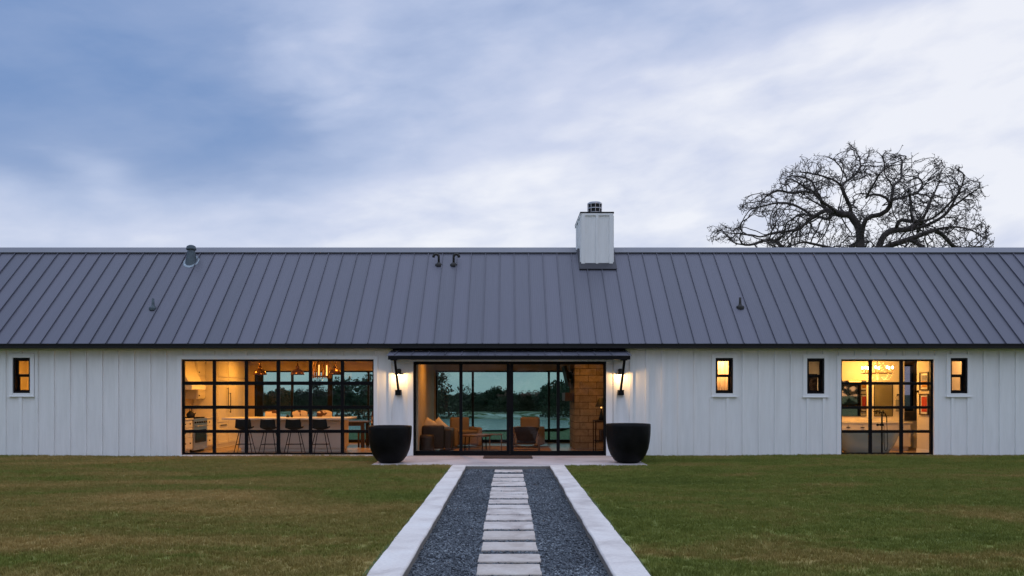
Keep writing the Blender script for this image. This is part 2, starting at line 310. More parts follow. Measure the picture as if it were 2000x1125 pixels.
# ---------------------------------------------------------------- mesh helpers
ORG = {}
class MB:
    def __init__(s): s.v = []; s.f = []
    def quad(s, *pts):
        n = len(s.v); s.v += [tuple(p) for p in pts]; s.f.append(tuple(range(n, n + len(pts)))); return s
    def box(s, x0, x1, y0, y1, z0, z1, T=None):
        n = len(s.v)
        vs = [(x0, y0, z0), (x1, y0, z0), (x1, y1, z0), (x0, y1, z0), (x0, y0, z1), (x1, y0, z1), (x1, y1, z1), (x0, y1, z1)]
        if T is not None: vs = [tuple(T @ Vector(p)) for p in vs]
        s.v += vs
        s.f += [tuple(n + i for i in q) for q in ((0, 3, 2, 1), (4, 5, 6, 7), (0, 1, 5, 4), (1, 2, 6, 5), (2, 3, 7, 6), (3, 0, 4, 7))]
        return s
    def beam(s, a, b, w, h, up=(0, 0, 1)):
        a = Vector(a); b = Vector(b); d = (b - a).normalized(); u = Vector(up)
        sx = d.cross(u)
        if sx.length < 1e-4: sx = d.cross(Vector((0, 1, 0)))
        sx.normalize(); uy = sx.cross(d).normalized(); n = len(s.v)
        for c in (a, b):
            for i, j in ((-1, -1), (1, -1), (1, 1), (-1, 1)): s.v.append(tuple(c + sx * (i * w / 2) + uy * (j * h / 2)))
        s.f += [tuple(n + i for i in q) for q in ((0, 1, 2, 3), (7, 6, 5, 4), (0, 4, 5, 1), (1, 5, 6, 2), (2, 6, 7, 3), (3, 7, 4, 0))]
        return s
    def tube(s, pts, rad, n=8, cap=True):
        pts = [Vector(p) for p in pts]
        if isinstance(rad, (int, float)): rad = [rad] * len(pts)
        prev = None; base = len(s.v); u = None
        for i, p in enumerate(pts):
            d = (pts[min(i + 1, len(pts) - 1)] - pts[max(i - 1, 0)])
            d = d.normalized() if d.length > 1e-9 else Vector((0, 0, 1))
            if u is None:
                u = d.orthogonal().normalized()
            else:
                u = (u - d * u.dot(d)); u = u.normalized() if u.length > 1e-6 else d.orthogonal().normalized()
            w = d.cross(u)
            for k in range(n):
                a = 2 * math.pi * k / n; s.v.append(tuple(p + (u * math.cos(a) + w * math.sin(a)) * rad[i]))
        for i in range(len(pts) - 1):
            for k in range(n):
                a = base + i * n + k; b = base + i * n + (k + 1) % n
                s.f.append((a, b, b + n, a + n))
        if cap:
            s.f.append(tuple(base + k for k in reversed(range(n)))); s.f.append(tuple(base + (len(pts) - 1) * n + k for k in range(n)))
        return s
    def lathe(s, prof, c=(0, 0, 0), n=32, T=None):
        base = len(s.v)
        for r, z in prof:
            for k in range(n):
                a = 2 * math.pi * k / n; p = Vector((c[0] + r * math.cos(a), c[1] + r * math.sin(a), c[2] + z))
                if T is not None: p = T @ p
                s.v.append(tuple(p))
        for i in range(len(prof) - 1):
            for k in range(n):
                a = base + i * n + k; b = base + i * n + (k + 1) % n; s.f.append((a, b, b + n, a + n))
        return s
    def ball(s, c, r, n=10, sc=(1, 1, 1)):
        prof = [(max(1e-4, r * math.sin(math.pi * i / n)), -r * math.cos(math.pi * i / n)) for i in range(n + 1)]
        T = Matrix.Translation(Vector(c)) @ Matrix.Diagonal((*sc, 1)); return s.lathe(prof, n=max(8, n), T=T)
    def build(s, name, m, parent=None, smooth=False, bevel=0, sub=0):
        me = bpy.data.meshes.new(name)
        off = ORG.get(parent, Vector((0, 0, 0))) if parent is not None else Vector((0, 0, 0))
        me.from_pydata([(v[0] - off[0], v[1] - off[1], v[2] - off[2]) for v in s.v], [], s.f)
        me.materials.append(m); me.update()
        if smooth: me.shade_smooth()
        o = bpy.data.objects.new(name, me); C.objects.link(o)
        if parent is not None: o.parent = parent
        ORG[o] = Vector(off)
        if sub:
            md = o.modifiers.new('sub', 'SUBSURF'); md.levels = sub; md.render_levels = sub
        if bevel:
            md = o.modifiers.new('bevel', 'BEVEL'); md.width = bevel; md.segments = 2; md.limit_method = 'ANGLE'; md.angle_limit = R(40)
        return o
def thing(name, label, cat, loc=(0, 0, 0), group=None):
    o = bpy.data.objects.new(name, None); C.objects.link(o); o.location = loc; o.empty_display_size = .2
    ORG[o] = Vector(loc); o['label'] = label; o['category'] = cat
    if group: o['group'] = group
    return o
def tag(o, label, cat, group=None, kind=None):
    o['label'] = label; o['category'] = cat
    if group: o['group'] = group
    if kind: o['kind'] = kind
    return o
def struct(o): o['kind'] = 'structure'; return o
def rebase(o, loc):
    """move a top-level mesh's origin to its base"""
    o.data.transform(Matrix.Translation(-Vector(loc))); o.location = loc; ORG[o] = Vector(loc); return o
def copy_tree(o, loc, rz=0, label=None, scale=None):
    c = o.copy(); C.objects.link(c); c.location = loc; c.rotation_euler = (0, 0, rz)
    if scale: c.scale = scale
    if label: c['label'] = label
    for ch in [x for x in o.children]:
        d = ch.copy(); C.objects.link(d); d.parent = c
        for g in [x for x in ch.children]:
            e = g.copy(); C.objects.link(e); e.parent = d
    return c
def point(name, loc, e, col=(1, .56, .2), r=.05):
    l = bpy.data.lights.new(name, 'POINT'); l.energy = e; l.color = col; l.shadow_soft_size = r
    o = bpy.data.objects.new(name, l); C.objects.link(o); o.location = loc; return o
def wall_holes(mb, u0, u1, z0, z1, holes, y0, y1, axis='x'):
    us = sorted({u0, u1, *[h[0] for h in holes], *[h[1] for h in holes]}); zs = sorted({z0, z1, *[h[2] for h in holes], *[h[3] for h in holes]})
    us = [u for u in us if u0 <= u <= u1]; zs = [z for z in zs if z0 <= z <= z1]
    def solid(i, j):
        if i < 0 or j < 0 or i >= len(us) - 1 or j >= len(zs) - 1: return False
        cu = (us[i] + us[i + 1]) / 2; cz = (zs[j] + zs[j + 1]) / 2
        return not any(h[0] < cu < h[1] and h[2] < cz < h[3] for h in holes)
    P = (lambda u, y, z: (u, y, z)) if axis == 'x' else (lambda u, y, z: (y, u, z))
    for i in range(len(us) - 1):
        for j in range(len(zs) - 1):
            if not solid(i, j): continue
            a, b, c, d = us[i], us[i + 1], zs[j], zs[j + 1]
            mb.quad(P(a, y0, c), P(b, y0, c), P(b, y0, d), P(a, y0, d)); mb.quad(P(b, y1, c), P(a, y1, c), P(a, y1, d), P(b, y1, d))
            if not solid(i - 1, j): mb.quad(P(a, y1, c), P(a, y0, c), P(a, y0, d), P(a, y1, d))
            if not solid(i + 1, j): mb.quad(P(b, y0, c), P(b, y1, c), P(b, y1, d), P(b, y0, d))
            if not solid(i, j - 1): mb.quad(P(a, y0, c), P(a, y1, c), P(b, y1, c), P(b, y0, c))
            if not solid(i, j + 1): mb.quad(P(a, y0, d), P(b, y0, d), P(b, y1, d), P(a, y1, d))
    return mb

# ================================================================ SETTING
rng = random.Random(7)
def gz(x, y):
    """height of the land: level by the house, falling to the pond, rising again beyond it"""
    if y < 27: return -.20
    if y < 155: return -.20 - (y - 27) * .0445
    wob = 5 * math.sin(x * .045) + 3 * math.sin(x * .13 + 1)
    side = min(1, max(0, (x - 10 - (y - 157) * .09) / 5)) * 2.0
    if y < 236 + wob: return -6.9 + side
    if y < 262 + wob: return -6.9 + 2.5 * min(1, (y - 236 - wob) / 22)
    return -4.4 + min(1.5, (y - 262) * .003)
def build_ground():
    xs = sorted(set([-1500, -700, -350, -200] + list(range(-120, 121, 6)) + [200, 350, 700, 1500]))
    ys = sorted(set([-600, -200, -60, 0, 20, 27, 40, 60, 90, 120, 150] + list(range(154, 285, 3)) + [320, 400, 600, 1200, 2600]))
    v = []; f = []; nx = len(xs)
    for y in ys:
        for x in xs: v.append((x, y, gz(x, y) + (.12 * math.sin(x * .31) * math.sin(y * .23) if 30 < y < 150 else 0)))
    for j in range(len(ys) - 1):
        for i in range(nx - 1):
            a = j * nx + i; f.append((a, a + 1, a + nx + 1, a + nx))
    mb = MB(); mb.v = v; mb.f = f; o = mb.build('ground', M['ground'], smooth=True); struct(o)
build_ground()
def build_pond():
    mb = MB(); pts = []
    for i in range(72):
        a = 2 * math.pi * i / 72
        r = 1 + .04 * math.sin(3 * a + 1) + .03 * math.sin(7 * a)
        pts.append((-62 + 88 * r * math.cos(a), 200 + 50 * r * math.sin(a), -6.0))
    mb.quad(*pts); o = mb.build('pond_water', M['water']); struct(o)
build_pond()

def lawn_and_grass():
    rects = [(-30, -1.24, 1.5, 17.38), (-30, -3.02, 17.38, 19.98), (1.25, 30, 1.5, 17.38), (3.08, 30, 17.38, 19.98)]
    def lz(x, y): return -.024 + (.022 * min(1, max(0, (x - 3) / 3)) if x > 3 else 0) + .012 * math.sin(x * .9) * math.sin(y * .7)
    def sheet(mb, step, dz=0):
        for x0, x1, y0, y1 in rects:
            nx = max(1, round((x1 - x0) / step)); ny = max(1, round((y1 - y0) / step)); b = len(mb.v)
            for j in range(ny + 1):
                for i in range(nx + 1):
                    x = x0 + (x1 - x0) * i / nx; y = y0 + (y1 - y0) * j / ny
                    mb.v.append((x, y, lz(x, y) + dz))
            for j in range(ny):
                for i in range(nx):
                    a = b + j * (nx + 1) + i; mb.f.append((a, a + 1, a + nx + 2, a + nx + 1))
    mb = MB(); sheet(mb, .6); o = mb.build('lawn', M['ground'], smooth=True); struct(o)
    # the turf itself: one object; its blades are spread over it by geometry nodes
    g = MB(); vis = []
    for x0, x1, y0, y1 in ((-16, -1.27, 5, 17.36), (-15, -3.03, 17.36, 19.97), (1.28, 16, 5, 17.36), (3.10, 15, 17.36, 19.97)):
        nx = round((x1 - x0) / .5); ny = max(1, round((y1 - y0) / .5)); b = len(g.v)
        for j in range(ny + 1):
            for i in range(nx + 1):
                x = x0 + (x1 - x0) * i / nx; y = y0 + (y1 - y0) * j / ny; g.v.append((x, y, lz(x, y) + .002))
        for j in range(ny):
            for i in range(nx):
                cxm = x0 + (x1 - x0) * (i + .5) / nx; cym = y0 + (y1 - y0) * (j + .5) / ny
                if abs(cxm) > cym * .67 + 1.2: continue
                a = b + j * (nx + 1) + i; g.f.append((a, a + 1, a + nx + 2, a + nx + 1))
    ns = len(g.f)
    for k in range(14):
        a = rng.random() * 6.28; r = .045 * math.sqrt(rng.random()); x = r * math.cos(a); y = r * math.sin(a)
        h = rng.uniform(.016, .042); w = rng.uniform(.0022, .0045); t = rng.random() * 6.28; lean = rng.uniform(.1, .9) * h
        la = rng.random() * 6.28; dx, dy = w * math.cos(t), w * math.sin(t); lx, ly = lean * math.cos(la), lean * math.sin(la)
        g.quad((x - dx, y - dy, 0), (x + dx, y + dy, 0), (x + dx * .7 + lx * .4, y + dy * .7 + ly * .4, h * .6), (x - dx * .7 + lx * .4, y - dy * .7 + ly * .4, h * .6))
        g.quad((x - dx * .7 + lx * .4, y - dy * .7 + ly * .4, h * .6), (x + dx * .7 + lx * .4, y + dy * .7 + ly * .4, h * .6), (x + lx, y + ly, h))
    o = g.build('lawn_grass', M['grass']); scatter(o, ns, 420, 11, (.55, 1.55))
    tag(o, 'short mown green and straw brown grass covering both lawns', 'grass', kind='stuff')
def scatter(o, ns, dens, seed, sc, tilt=0.0):
    at = o.data.attributes.new('clump', 'BOOLEAN', 'FACE')
    at.data.foreach_set('value', [i >= ns for i in range(len(o.data.polygons))])
    ng = bpy.data.node_groups.new('scatter', 'GeometryNodeTree')
    ng.interface.new_socket('Geometry', in_out='INPUT', socket_type='NodeSocketGeometry')
    ng.interface.new_socket('Geometry', in_out='OUTPUT', socket_type='NodeSocketGeometry')
    L = ng.links; gi = ng.nodes.new('NodeGroupInput'); go = ng.nodes.new('NodeGroupOutput')
    na = ng.nodes.new('GeometryNodeInputNamedAttribute'); na.data_type = 'BOOLEAN'; na.inputs[0].default_value = 'clump'
    se = ng.nodes.new('GeometryNodeSeparateGeometry'); se.domain = 'FACE'
    L.new(gi.outputs[0], se.inputs[0]); L.new(na.outputs[0], se.inputs['Selection'])
    di = ng.nodes.new('GeometryNodeDistributePointsOnFaces'); di.inputs['Density'].default_value = dens; di.inputs['Seed'].default_value = seed
    L.new(se.outputs['Inverted'], di.inputs['Mesh'])
    gi2 = ng.nodes.new('GeometryNodeGeometryToInstance'); L.new(se.outputs['Selection'], gi2.inputs[0])
    ip = ng.nodes.new('GeometryNodeInstanceOnPoints'); L.new(di.outputs['Points'], ip.inputs['Points']); L.new(gi2.outputs[0], ip.inputs['Instance'])
    rv = ng.nodes.new('FunctionNodeRandomValue'); rv.data_type = 'FLOAT_VECTOR'
    rv.inputs[0].default_value = (-tilt, -tilt, 0); rv.inputs[1].default_value = (tilt, tilt, 6.283)
    L.new(rv.outputs[0], ip.inputs['Rotation'])
    rs = ng.nodes.new('FunctionNodeRandomValue'); rs.data_type = 'FLOAT'; rs.inputs[2].default_value = sc[0]; rs.inputs[3].default_value = sc[1]
    L.new(rs.outputs[1], ip.inputs['Scale'])
    jo = ng.nodes.new('GeometryNodeJoinGeometry'); L.new(se.outputs['Inverted'], jo.inputs[0]); L.new(ip.outputs[0], jo.inputs[0])
    L.new(jo.outputs[0], go.inputs[0])
    md = o.modifiers.new('scatter', 'NODES'); md.node_group = ng
lawn_and_grass()

def kerb(x0, x1):
    """cast concrete kerb with a hand-trowelled, slightly wandering edge"""
    mb = MB(); n = 60; r = random.Random(int(x0 * 100)); ys = [1.5 + (17.30 - 1.5) * i / n for i in range(n + 1)]
    def wob(k): return [(.004 * math.sin(y * 1.3 + k) + .003 * math.sin(y * 4.1 + 2 * k) + r.uniform(-.0045, .0045)) for y in ys]
    wl, wr = wob(1 + x0), wob(2 + x1)
    for i, y in enumerate(ys):
        zt = r.uniform(-.002, .002); c = .012
        mb.v += [(x0 + wl[i], y, -.22), (x0 + wl[i], y, zt - c), (x0 + wl[i] + c, y, zt), (x1 + wr[i] - c, y, zt), (x1 + wr[i], y, zt - c), (x1 + wr[i], y, -.22)]
    for i in range(n):
        for k in range(5):
            a = i * 6 + k; mb.f.append((a, a + 1, a + 7, a + 6)[::-1])
    mb.f.append((0, 1, 2, 3, 4, 5)); mb.f.append(tuple(n * 6 + k for k in (5, 4, 3, 2, 1, 0)))
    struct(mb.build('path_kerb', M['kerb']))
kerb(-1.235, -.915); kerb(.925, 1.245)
mb = MB().box(-3.03, 3.09, 17.38, 19.995, -.30, 0); struct(mb.build('porch_slab', M['slab'], bevel=.012))
mb = MB().box(-.93, .94, 17.30, 17.378, -.30, -.006); mb.box(-1.24, -.932, 17.303, 17.378, -.3, -.003); mb.box(.942, 1.25, 17.303, 17.378, -.3, -.003)
struct(mb.build('slab_edge', M['kerb']))
mb = MB().box(-.93, .94, 1.5, 17.30, -.30, -.098); struct(mb.build('path_bed', M['gravel']))
STN = [(917.2, 921.4), (925.6, 931), (933.1, 938.8), (940.3, 948.1), (951.4, 957.8), (959.5, 964.0), (965.4, 972.1), (975.4, 982.3),
       (985.9, 992.5), (994.3, 1004.2), (1006, 1015), (1018.6, 1032.1), (1036.9, 1052.5), (1058.5, 1073.5), (1081.6, 1096), (1101.4, 1121.2)]
def gravel():
    g = MB(); zg = -.102; hs = EYE + .07
    def strip(x0, x1, y0, y1): g.quad((x0, y0, zg), (x1, y0, zg), (x1, y1, zg), (x0, y1, zg))
    strip(-.91, -.325, 5.5, 17.28); strip(.35, .925, 5.5, 17.28)
    ys = [17.28]
    for ya, yb in STN: ys += [F * hs / (ya - 769) + .02, F * hs / (yb - 769) - .02]
    ys.append(5.5)
    for i in range(0, len(ys), 2):
        if ys[i] - ys[i + 1] > .01: strip(-.325, .35, ys[i + 1], ys[i])
    ns = len(g.f)
    for k in range(9):
        a = rng.random() * 6.28; r = .035 * math.sqrt(rng.random()); s = rng.uniform(.006, .0135)
        T = Matrix.Translation((r * math.cos(a), r * math.sin(a), rng.uniform(.002, .016))) @ Matrix.Rotation(rng.random() * 3, 4, Vector((rng.random(), rng.random(), rng.random())).normalized()) @ Matrix.Diagonal((s * 1.5, s, s * .62, 1))
        j = lambda: rng.uniform(.6, 1.15)
        p = [T @ Vector(q) for q in ((j(), 0, 0), (0, j(), 0), (-j(), 0, 0), (0, -j(), 0), (.2, .1, j()), (-.1, .2, -j()))]
        n = len(g.v); g.v += [tuple(q) for q in p]
        for i in range(4): g.f += [(n + i, n + (i + 1) % 4, n + 4), (n + (i + 1) % 4, n + i, n + 5)]
    o = g.build('path_gravel', M['gravel']); scatter(o, ns, 560, 5, (.7, 1.3), .12)
    tag(o, 'loose blue grey crushed stone filling the path between the kerbs', 'gravel', kind='stuff')
gravel()

ordn = ['first', 'second', 'third', 'fourth', 'fifth', 'sixth', 'seventh', 'eighth', 'ninth', 'tenth', 'eleventh', 'twelfth', 'thirteenth', 'fourteenth', 'fifteenth', 'sixteenth']
def stones():
    r = random.Random(3); zt = -.070; h = EYE - zt
    for i, (ya, yb) in enumerate(STN):
        Y1 = F * h / (ya - 769); Y0 = F * h / (yb - 769); hw = .302 + r.uniform(-.008, .008); cx = .012 + r.uniform(-.006, .006)
        mb = MB(); n = 10; top = []
        for k in range(n): top.append((cx - hw + 2 * hw * k / n, Y0 + r.uniform(-.008, .008)))
        for k in range(5): top.append((cx + hw + r.uniform(-.006, .006), Y0 + (Y1 - Y0) * k / 5))
        for k in range(n): top.append((cx + hw - 2 * hw * k / n, Y1 + r.uniform(-.008, .008)))
        for k in range(5): top.append((cx - hw + r.uniform(-.006, .006), Y1 - (Y1 - Y0) * k / 5))
        N = len(top); yc = (Y0 + Y1) / 2
        for z, s in ((-.135, 1.0), (zt - .006, 1.0), (zt, .975)):
            for x, y in top: mb.v.append((cx + (x - cx) * (1 - (1 - s) * .4), yc + (y - yc) * s, z))
        for a in (0, N):
            for k in range(N): mb.f.append((a + k, a + (k + 1) % N, a + N + (k + 1) % N, a + N + k))
        mb.f.append(tuple(2 * N + k for k in range(N)))
        buff = i >= 12
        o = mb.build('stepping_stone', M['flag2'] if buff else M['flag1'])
        rebase(o, (cx, yc, -.13))
        if i < 8: lab = f"grey rectangular stepping stone in the gravel, {ordn[i]} counted from the porch"
        elif i == 15: lab = "pale buff stepping stone nearest the viewer, last of the gravel path"
        else: lab = f"{'buff' if buff else 'grey'} rectangular stepping stone in the gravel, {ordn[15 - i]} counted from the near end"
        tag(o, lab, 'stepping stone', 'stepping stones along the gravel path')
stones()

# ================================================================ FARMHOUSE
H = thing('farmhouse', 'long white board and batten farmhouse with dark metal roof and lit windows', 'house', (0, 20, 0))
RY0, RZ0, RY1, RZ1 = 19.62, 2.82, 22.7, 5.72
YB = 25.4; SL = (RZ1 - RZ0) / (RY1 - RY0)
def rz(y): return RZ0 + (y - RY0) * SL
HX0, HX1 = -16.6, 16.6
KD = (PX(355.3, 20), PX(730.3, 20), PZ(888.5, 20), PZ(702, 20))          # kitchen glazed door opening
SD = (PX(807.5, 20), PX(1183.5, 20), 0.0, PZ(706, 20))
BD = (PX(1641.5, 20), PX(1822.5, 20), PZ(888.5, 20), PZ(702, 20))
SW = [(PX(a, 20), PX(b, 20), PZ(c, 20), PZ(d, 20)) for a, b, c, d in ((26.6, 60.5, 767.7, 698.8), (1397, 1431, 768.2, 699.3), (1575.2, 1609, 769, 700), (1855, 1888.3, 768.3, 699.4))]
WT = 2.72
mb = MB(); wall_holes(mb, HX0, HX1, -.30, WT, [KD, SD, BD] + SW, 20.0, 20.16)
BT = .040
def trimrect(h, l, r, b, t): return (h[0] - l, h[1] + r, h[2] - b, h[3] + t)
TK = trimrect(KD, .10, .10, .055, .095); TS = trimrect(SD, .15, .15, 0.0, .10); TB = trimrect(BD, .10, .10, .055, .095)
TW = [trimrect(w, .10, .10, .095, .10) for w in SW]
x = (9.9 - 992) * .013 - .40755 * 9
while x < HX1 - .1:
    zs = [(-.30, WT - .06)]
    for t in [TK, TS, TB] + TW:
        if t[0] - .036 < x < t[1] + .036:
            new = []
            for a, b in zs:
                if t[2] > a + .02 and t[2] < b: new.append((a, t[2]))
                if t[3] < b - .02: new.append((max(a, t[3]), b))
            zs = new
    for a, b in zs:
        cut0, cut1 = x - .037, x + .037
        for t in [TK, TS, TB] + TW:
            if a < (t[2] + t[3]) / 2 < b: 
                if t[0] < cut1 < t[1]: cut1 = t[0]
                if t[0] < cut0 < t[1]: cut0 = t[1]
        if cut1 - cut0 > .01: mb.box(cut0, cut1, 20.0 - BT, 20.001, a, b)
    x += .40755
mb.box(HX0, HX1, 20 - .044, 20.001, WT - .06, WT - .012)
mb.box(HX0, HX0 + .12, 20 - .046, 20.001, -.3, WT - .06); mb.box(HX1 - .12, HX1, 20 - .046, 20.001, -.3, WT - .06)
# gable ends
for xs, s in ((HX0, 1), (HX1 - .16, 1)):
    mb.box(xs, xs + .16, 20.16, YB, -.3, WT)
    n = len(mb.v); mb.v += [(xs, 20, WT), (xs, YB, WT), (xs, 22.7, 5.55), (xs + .16, 20, WT), (xs + .16, YB, WT), (xs + .16, 22.7, 5.55)]
    mb.f += [(n, n + 1, n + 2), (n + 3, n + 5, n + 4)]
mb.build('front_wall', M['siding'], H)
BK = [(-8.12, -2.75, .0, 2.31), (-2.31, 2.95, .0, 2.31), (12.66, 12.99, 1.02, 2.50)]
mb = MB(); wall_holes(mb, HX0 + .16, HX1 - .16, -.30, WT, BK, YB - .16, YB); mb.build('rear_wall', M['tan_wall'], H)
# floor, ceiling, partitions
mb = MB().box(HX0 + .16, HX1 - .16, 20.16, YB - .16, -.30, -.004)
for h in (KD, BD): mb.box(h[0], h[1], 20.02, 20.158, -.02, h[2] - .001)
mb.build('floor', M['floor'], H)
mb = MB().box(HX0 + .16, HX1 - .16, 20.16, YB - .16, 2.72, 2.9); mb.build('ceiling', M['ceil'], H)
def part(name, m, boxes, parent=H, **k):
    mb = MB()
    for b in boxes: mb.box(*b)
    return mb.build(name, m, parent, **k)
c0, c1 = 20.162, YB - .162
part('partition_wall', M['cream'], [(-9.12, -9.0, c0, c1, 0, 2.718)])
part('partition_wall', M['tan_wall'], [(-2.50, -2.36, c0, c1, 0, 2.718), (-2.36, -2.30, c0, 22.2, 0, 2.718)])
part('partition_wall', M['tan_wall'], [(3.02, 3.14, c0, c1, 0, 2.718)])
part('partition_wall', M['cream'], [(-13.6, -13.5, c0, 22.2, 0, 2.718), (-13.5, -11.4, 22.1, 22.2, 0, 2.718), (-11.4, -11.3, c0, 22.2, 0, 2.718)])
part('partition_wall', M['cream'], [(4.6, 4.7, c0, 21.6, 0, 2.718), (4.7, 6.7, 21.5, 21.6, 0, 2.718), (6.7, 6.8, c0, 21.6, 0, 2.718)])
part('partition_wall', M['cream'], [(6.9, 7.0, c0, 22.3, 0, 2.718), (7.0, 8.28, 22.2, 22.3, 0, 2.718), (8.28, 8.36, c0, 22.3, 0, 2.718)])
part('partition_wall', M['cream'], [(8.36, 11.15, 22.15, 22.25, 0, 2.718)])
part('partition_wall', M['cream'], [(10.80, 10.90, c0, 20.80, 0, 2.718)])
part('partition_wall', M['cream'], [(10.90, 13.4, 20.72, 20.80, 0, 2.718), (13.3, 13.4, c0, 20.72, 0, 2.718)])
part('partition_wall', M['greywall'], [(11.05, 11.15, 22.26, c1, 0, 2.718), (13.3, 13.4, 20.81, c1, 0, 2.718), (11.152, 12.60, c1 - .04, c1, 0, 2.718), (13.05, 13.298, c1 - .04, c1, 0, 2.718), (12.601, 13.049, c1 - .04, c1, 0, .98)])
part('baseboard', M['trim'], [(10.785, 10.80, c0 + .02, 20.80, 0, .13)])
# fireplace mass
fm = part('stone_fireplace', M['stone'], [(1.88, 3.018, 22.2, 23.95, 0, 2.718)], bevel=.012)
part('mantel', M['darkwood'], [(1.62, 1.878, 22.35, 23.6, 1.36, 1.60)], fm, bevel=.01)

# ---- roof
def slope_sheet(mb, xa, xb, ya, yb, off=0, sgn=1):
    """sheet on the front (sgn 1) or rear (sgn -1) slope, raised off above it"""
    f = lambda y: y if sgn > 0 else 2 * RY1 - y
    nz = math.cos(math.atan(SL)) * off; ny = math.sin(math.atan(SL)) * off
    mb.quad((xa, f(ya - ny), rz(ya) + nz), (xb, f(ya - ny), rz(ya) + nz), (xb, f(yb - ny), rz(yb) + nz), (xa, f(yb - ny), rz(yb) + nz))
mb = MB(); RX0, RX1 = HX0 - .35, HX1 + .35
rp = -9.196 - .4075 * 19
seams = []
while rp < RX1:
    if rp > RX0: seams.append(rp)
    rp += .4075
edges = [RX0] + seams + [RX1]; rj = random.Random(5)
chx = (PX(1135, 22.14), PX(1197, 22.14)); CY0, CY1 = 22.14, 23.85
for sgn in (1, -1):
    for a, b in zip(edges[:-1], edges[1:]):
        mb.quad(*[(xx, (yy if sgn > 0 else 2 * RY1 - yy), rz(yy) + rj.uniform(-.0015, .0015)) for xx, yy in ((a, RY0), (b, RY0), (b, RY1), (a, RY1))][::sgn])
# underside
mb.quad((RX0, RY0, RZ0 - .03), (RX0, RY1, RZ1 - .03), (RX1, RY1, RZ1 - .03), (RX1, RY0, RZ0 - .03))
mb.quad((RX0, 2 * RY1 - RY0, RZ0 - .03), (RX1, 2 * RY1 - RY0, RZ0 - .03), (RX1, RY1, RZ1 - .03), (RX0, RY1, RZ1 - .03))
for sgn in (1, -1):
    for xs in seams:
        ya = RY0 - .008; yb = RY1
        if chx[0] - .1 < xs < chx[1] + .1: yb = CY0 - .16 if sgn > 0 else 2 * RY1 - CY1 - .05
        g = (lambda y: y) if sgn > 0 else (lambda y: 2 * RY1 - y)
        nz = .036 * math.cos(math.atan(SL)); ny = .036 * math.sin(math.atan(SL))
        n = len(mb.v)
        for y in (ya, yb):
            for dx in (-.007, .007):
                mb.v += [(xs + dx, g(y), rz(y) - .005), (xs + dx, g(y - ny), rz(y) + nz)]
        mb.f += [(n, n + 1, n + 3, n + 2), (n + 4, n + 6, n + 7, n + 5), (n + 1, n + 5, n + 7, n + 3), (n, n + 4, n + 5, n + 1), (n + 2, n + 3, n + 7, n + 6)]
roof = mb.build('roof', M['roof'], H)
mb = MB()
for sgn in (1, -1):
    g = (lambda y: y) if sgn > 0 else (lambda y: 2 * RY1 - y)
    ca = math.cos(math.atan(SL)); sa = math.sin(math.atan(SL))
    for xa, xb in ((RX0 - .01, chx[0] - .10), (chx[1] + .10, RX1 + .01)):
        a = Vector((0, RY1 - .15, rz(RY1 - .15))); up = Vector((0, -sa, ca))
        p0 = a + up * .012; p1 = a + up * .05; p2 = Vector((0, RY1, RZ1 + .065))
        mb.quad((xa, g(p0.y), p0.z), (xb, g(p0.y), p0.z), (xb, g(p1.y), p1.z), (xa, g(p1.y), p1.z))
        mb.quad((xa, g(p1.y), p1.z), (xb, g(p1.y), p1.z), (xb, g(p2.y), p2.z), (xa, g(p2.y), p2.z))
mb.build('ridge_cap', mat('ridge_cap_metal', (.20, .205, .23), .4, .2, vary=.05), roof)
mb = MB()
# fascia and half-round-ish gutter lip, with the flat soffit behind
mb.box(RX0, RX1, RY0 - .005, RY0 + .02, RZ0 - .115, RZ0 - .008)
mb.box(RX0, RX1, RY0 - .02, RY0 - .006, RZ0 - .03, RZ0 - .012)
mb.build('gutter', M['fascia'], roof)
mb = MB().box(RX0, RX1, RY0 + .021, 19.9995, 2.71, 2.7195); mb.box(RX0, RX1, YB + .002, 2 * RY1 - RY0, 2.71, 2.722); mb.build('soffit', M['soffit'], roof)
# roof penetrations, each with its foot on the slope
def on_roof(px, py):
    # point where the pixel ray meets the front slope
    k = (769 - py) / F; Y = (EYE - RZ0 + SL * RY0) / (SL - k); return PX(px, Y), Y, rz(Y)
def vent(px, py, kind):
    x, y, z = on_roof(px, py); mb = MB(); s = .0145
    tiltT = Matrix.Translation((x, y, z)) @ Matrix.Rotation(math.atan(SL), 4, 'X')
    if kind == 'cone':
        fl = MB(); fl.lathe([(.001, .018), (.22, .018), (.24, .006), (.24, -.01)], n=24, T=tiltT @ Matrix.Diagonal((.9, 1.25, 1, 1)))
        o = fl.build('vent_flashing', M['lead'], H, smooth=False)
        mb.lathe([(.175, -.15), (.145, .06), (.105, .28), (.085, .42)], (x, y, z), 20)
        mb.build('flue_vent', M['ventmetal'], H, smooth=True)
        cp = MB().lathe([(.08, .37), (.11, .38), (.135, .33), (.14, .36), (.12, .43), (.06, .465), (.001, .47)], (x, y, z), 12); cp.build('vent_hood', M['ventmetal'], H)
    elif kind == 'pipe':
        mb.lathe([(.10, -.06), (.105, .0), (.10, .02), (.06, .04), (.038, .075), (.034, .12), (.030, .255), (.022, .256), (.022, .2)], (x, y, z), 16)
        mb.build('vent_pipe', M['shade'] if px > 1000 else M['ventmetal'], H, smooth=True)
    else:
        d = -1 if kind == 'left' else 1; r = .075
        pts = [(x, y, z + .04), (x, y, z + .22)] + [(x + d * (r - r * math.cos(a)), y, z + .22 + r * math.sin(a)) for a in [math.pi * i / 8 for i in range(1, 8)]] + [(x + d * 2 * r, y, z + .205)]
        mb.tube(pts, [.032, .032] + [.038] * 8, 12); mb.lathe([(.10, -.05), (.105, .0), (.09, .02), (.05, .05), (.03, .07)], (x, y, z), 16)
        mb.build('gooseneck_vent', M['shade'], H, smooth=True)
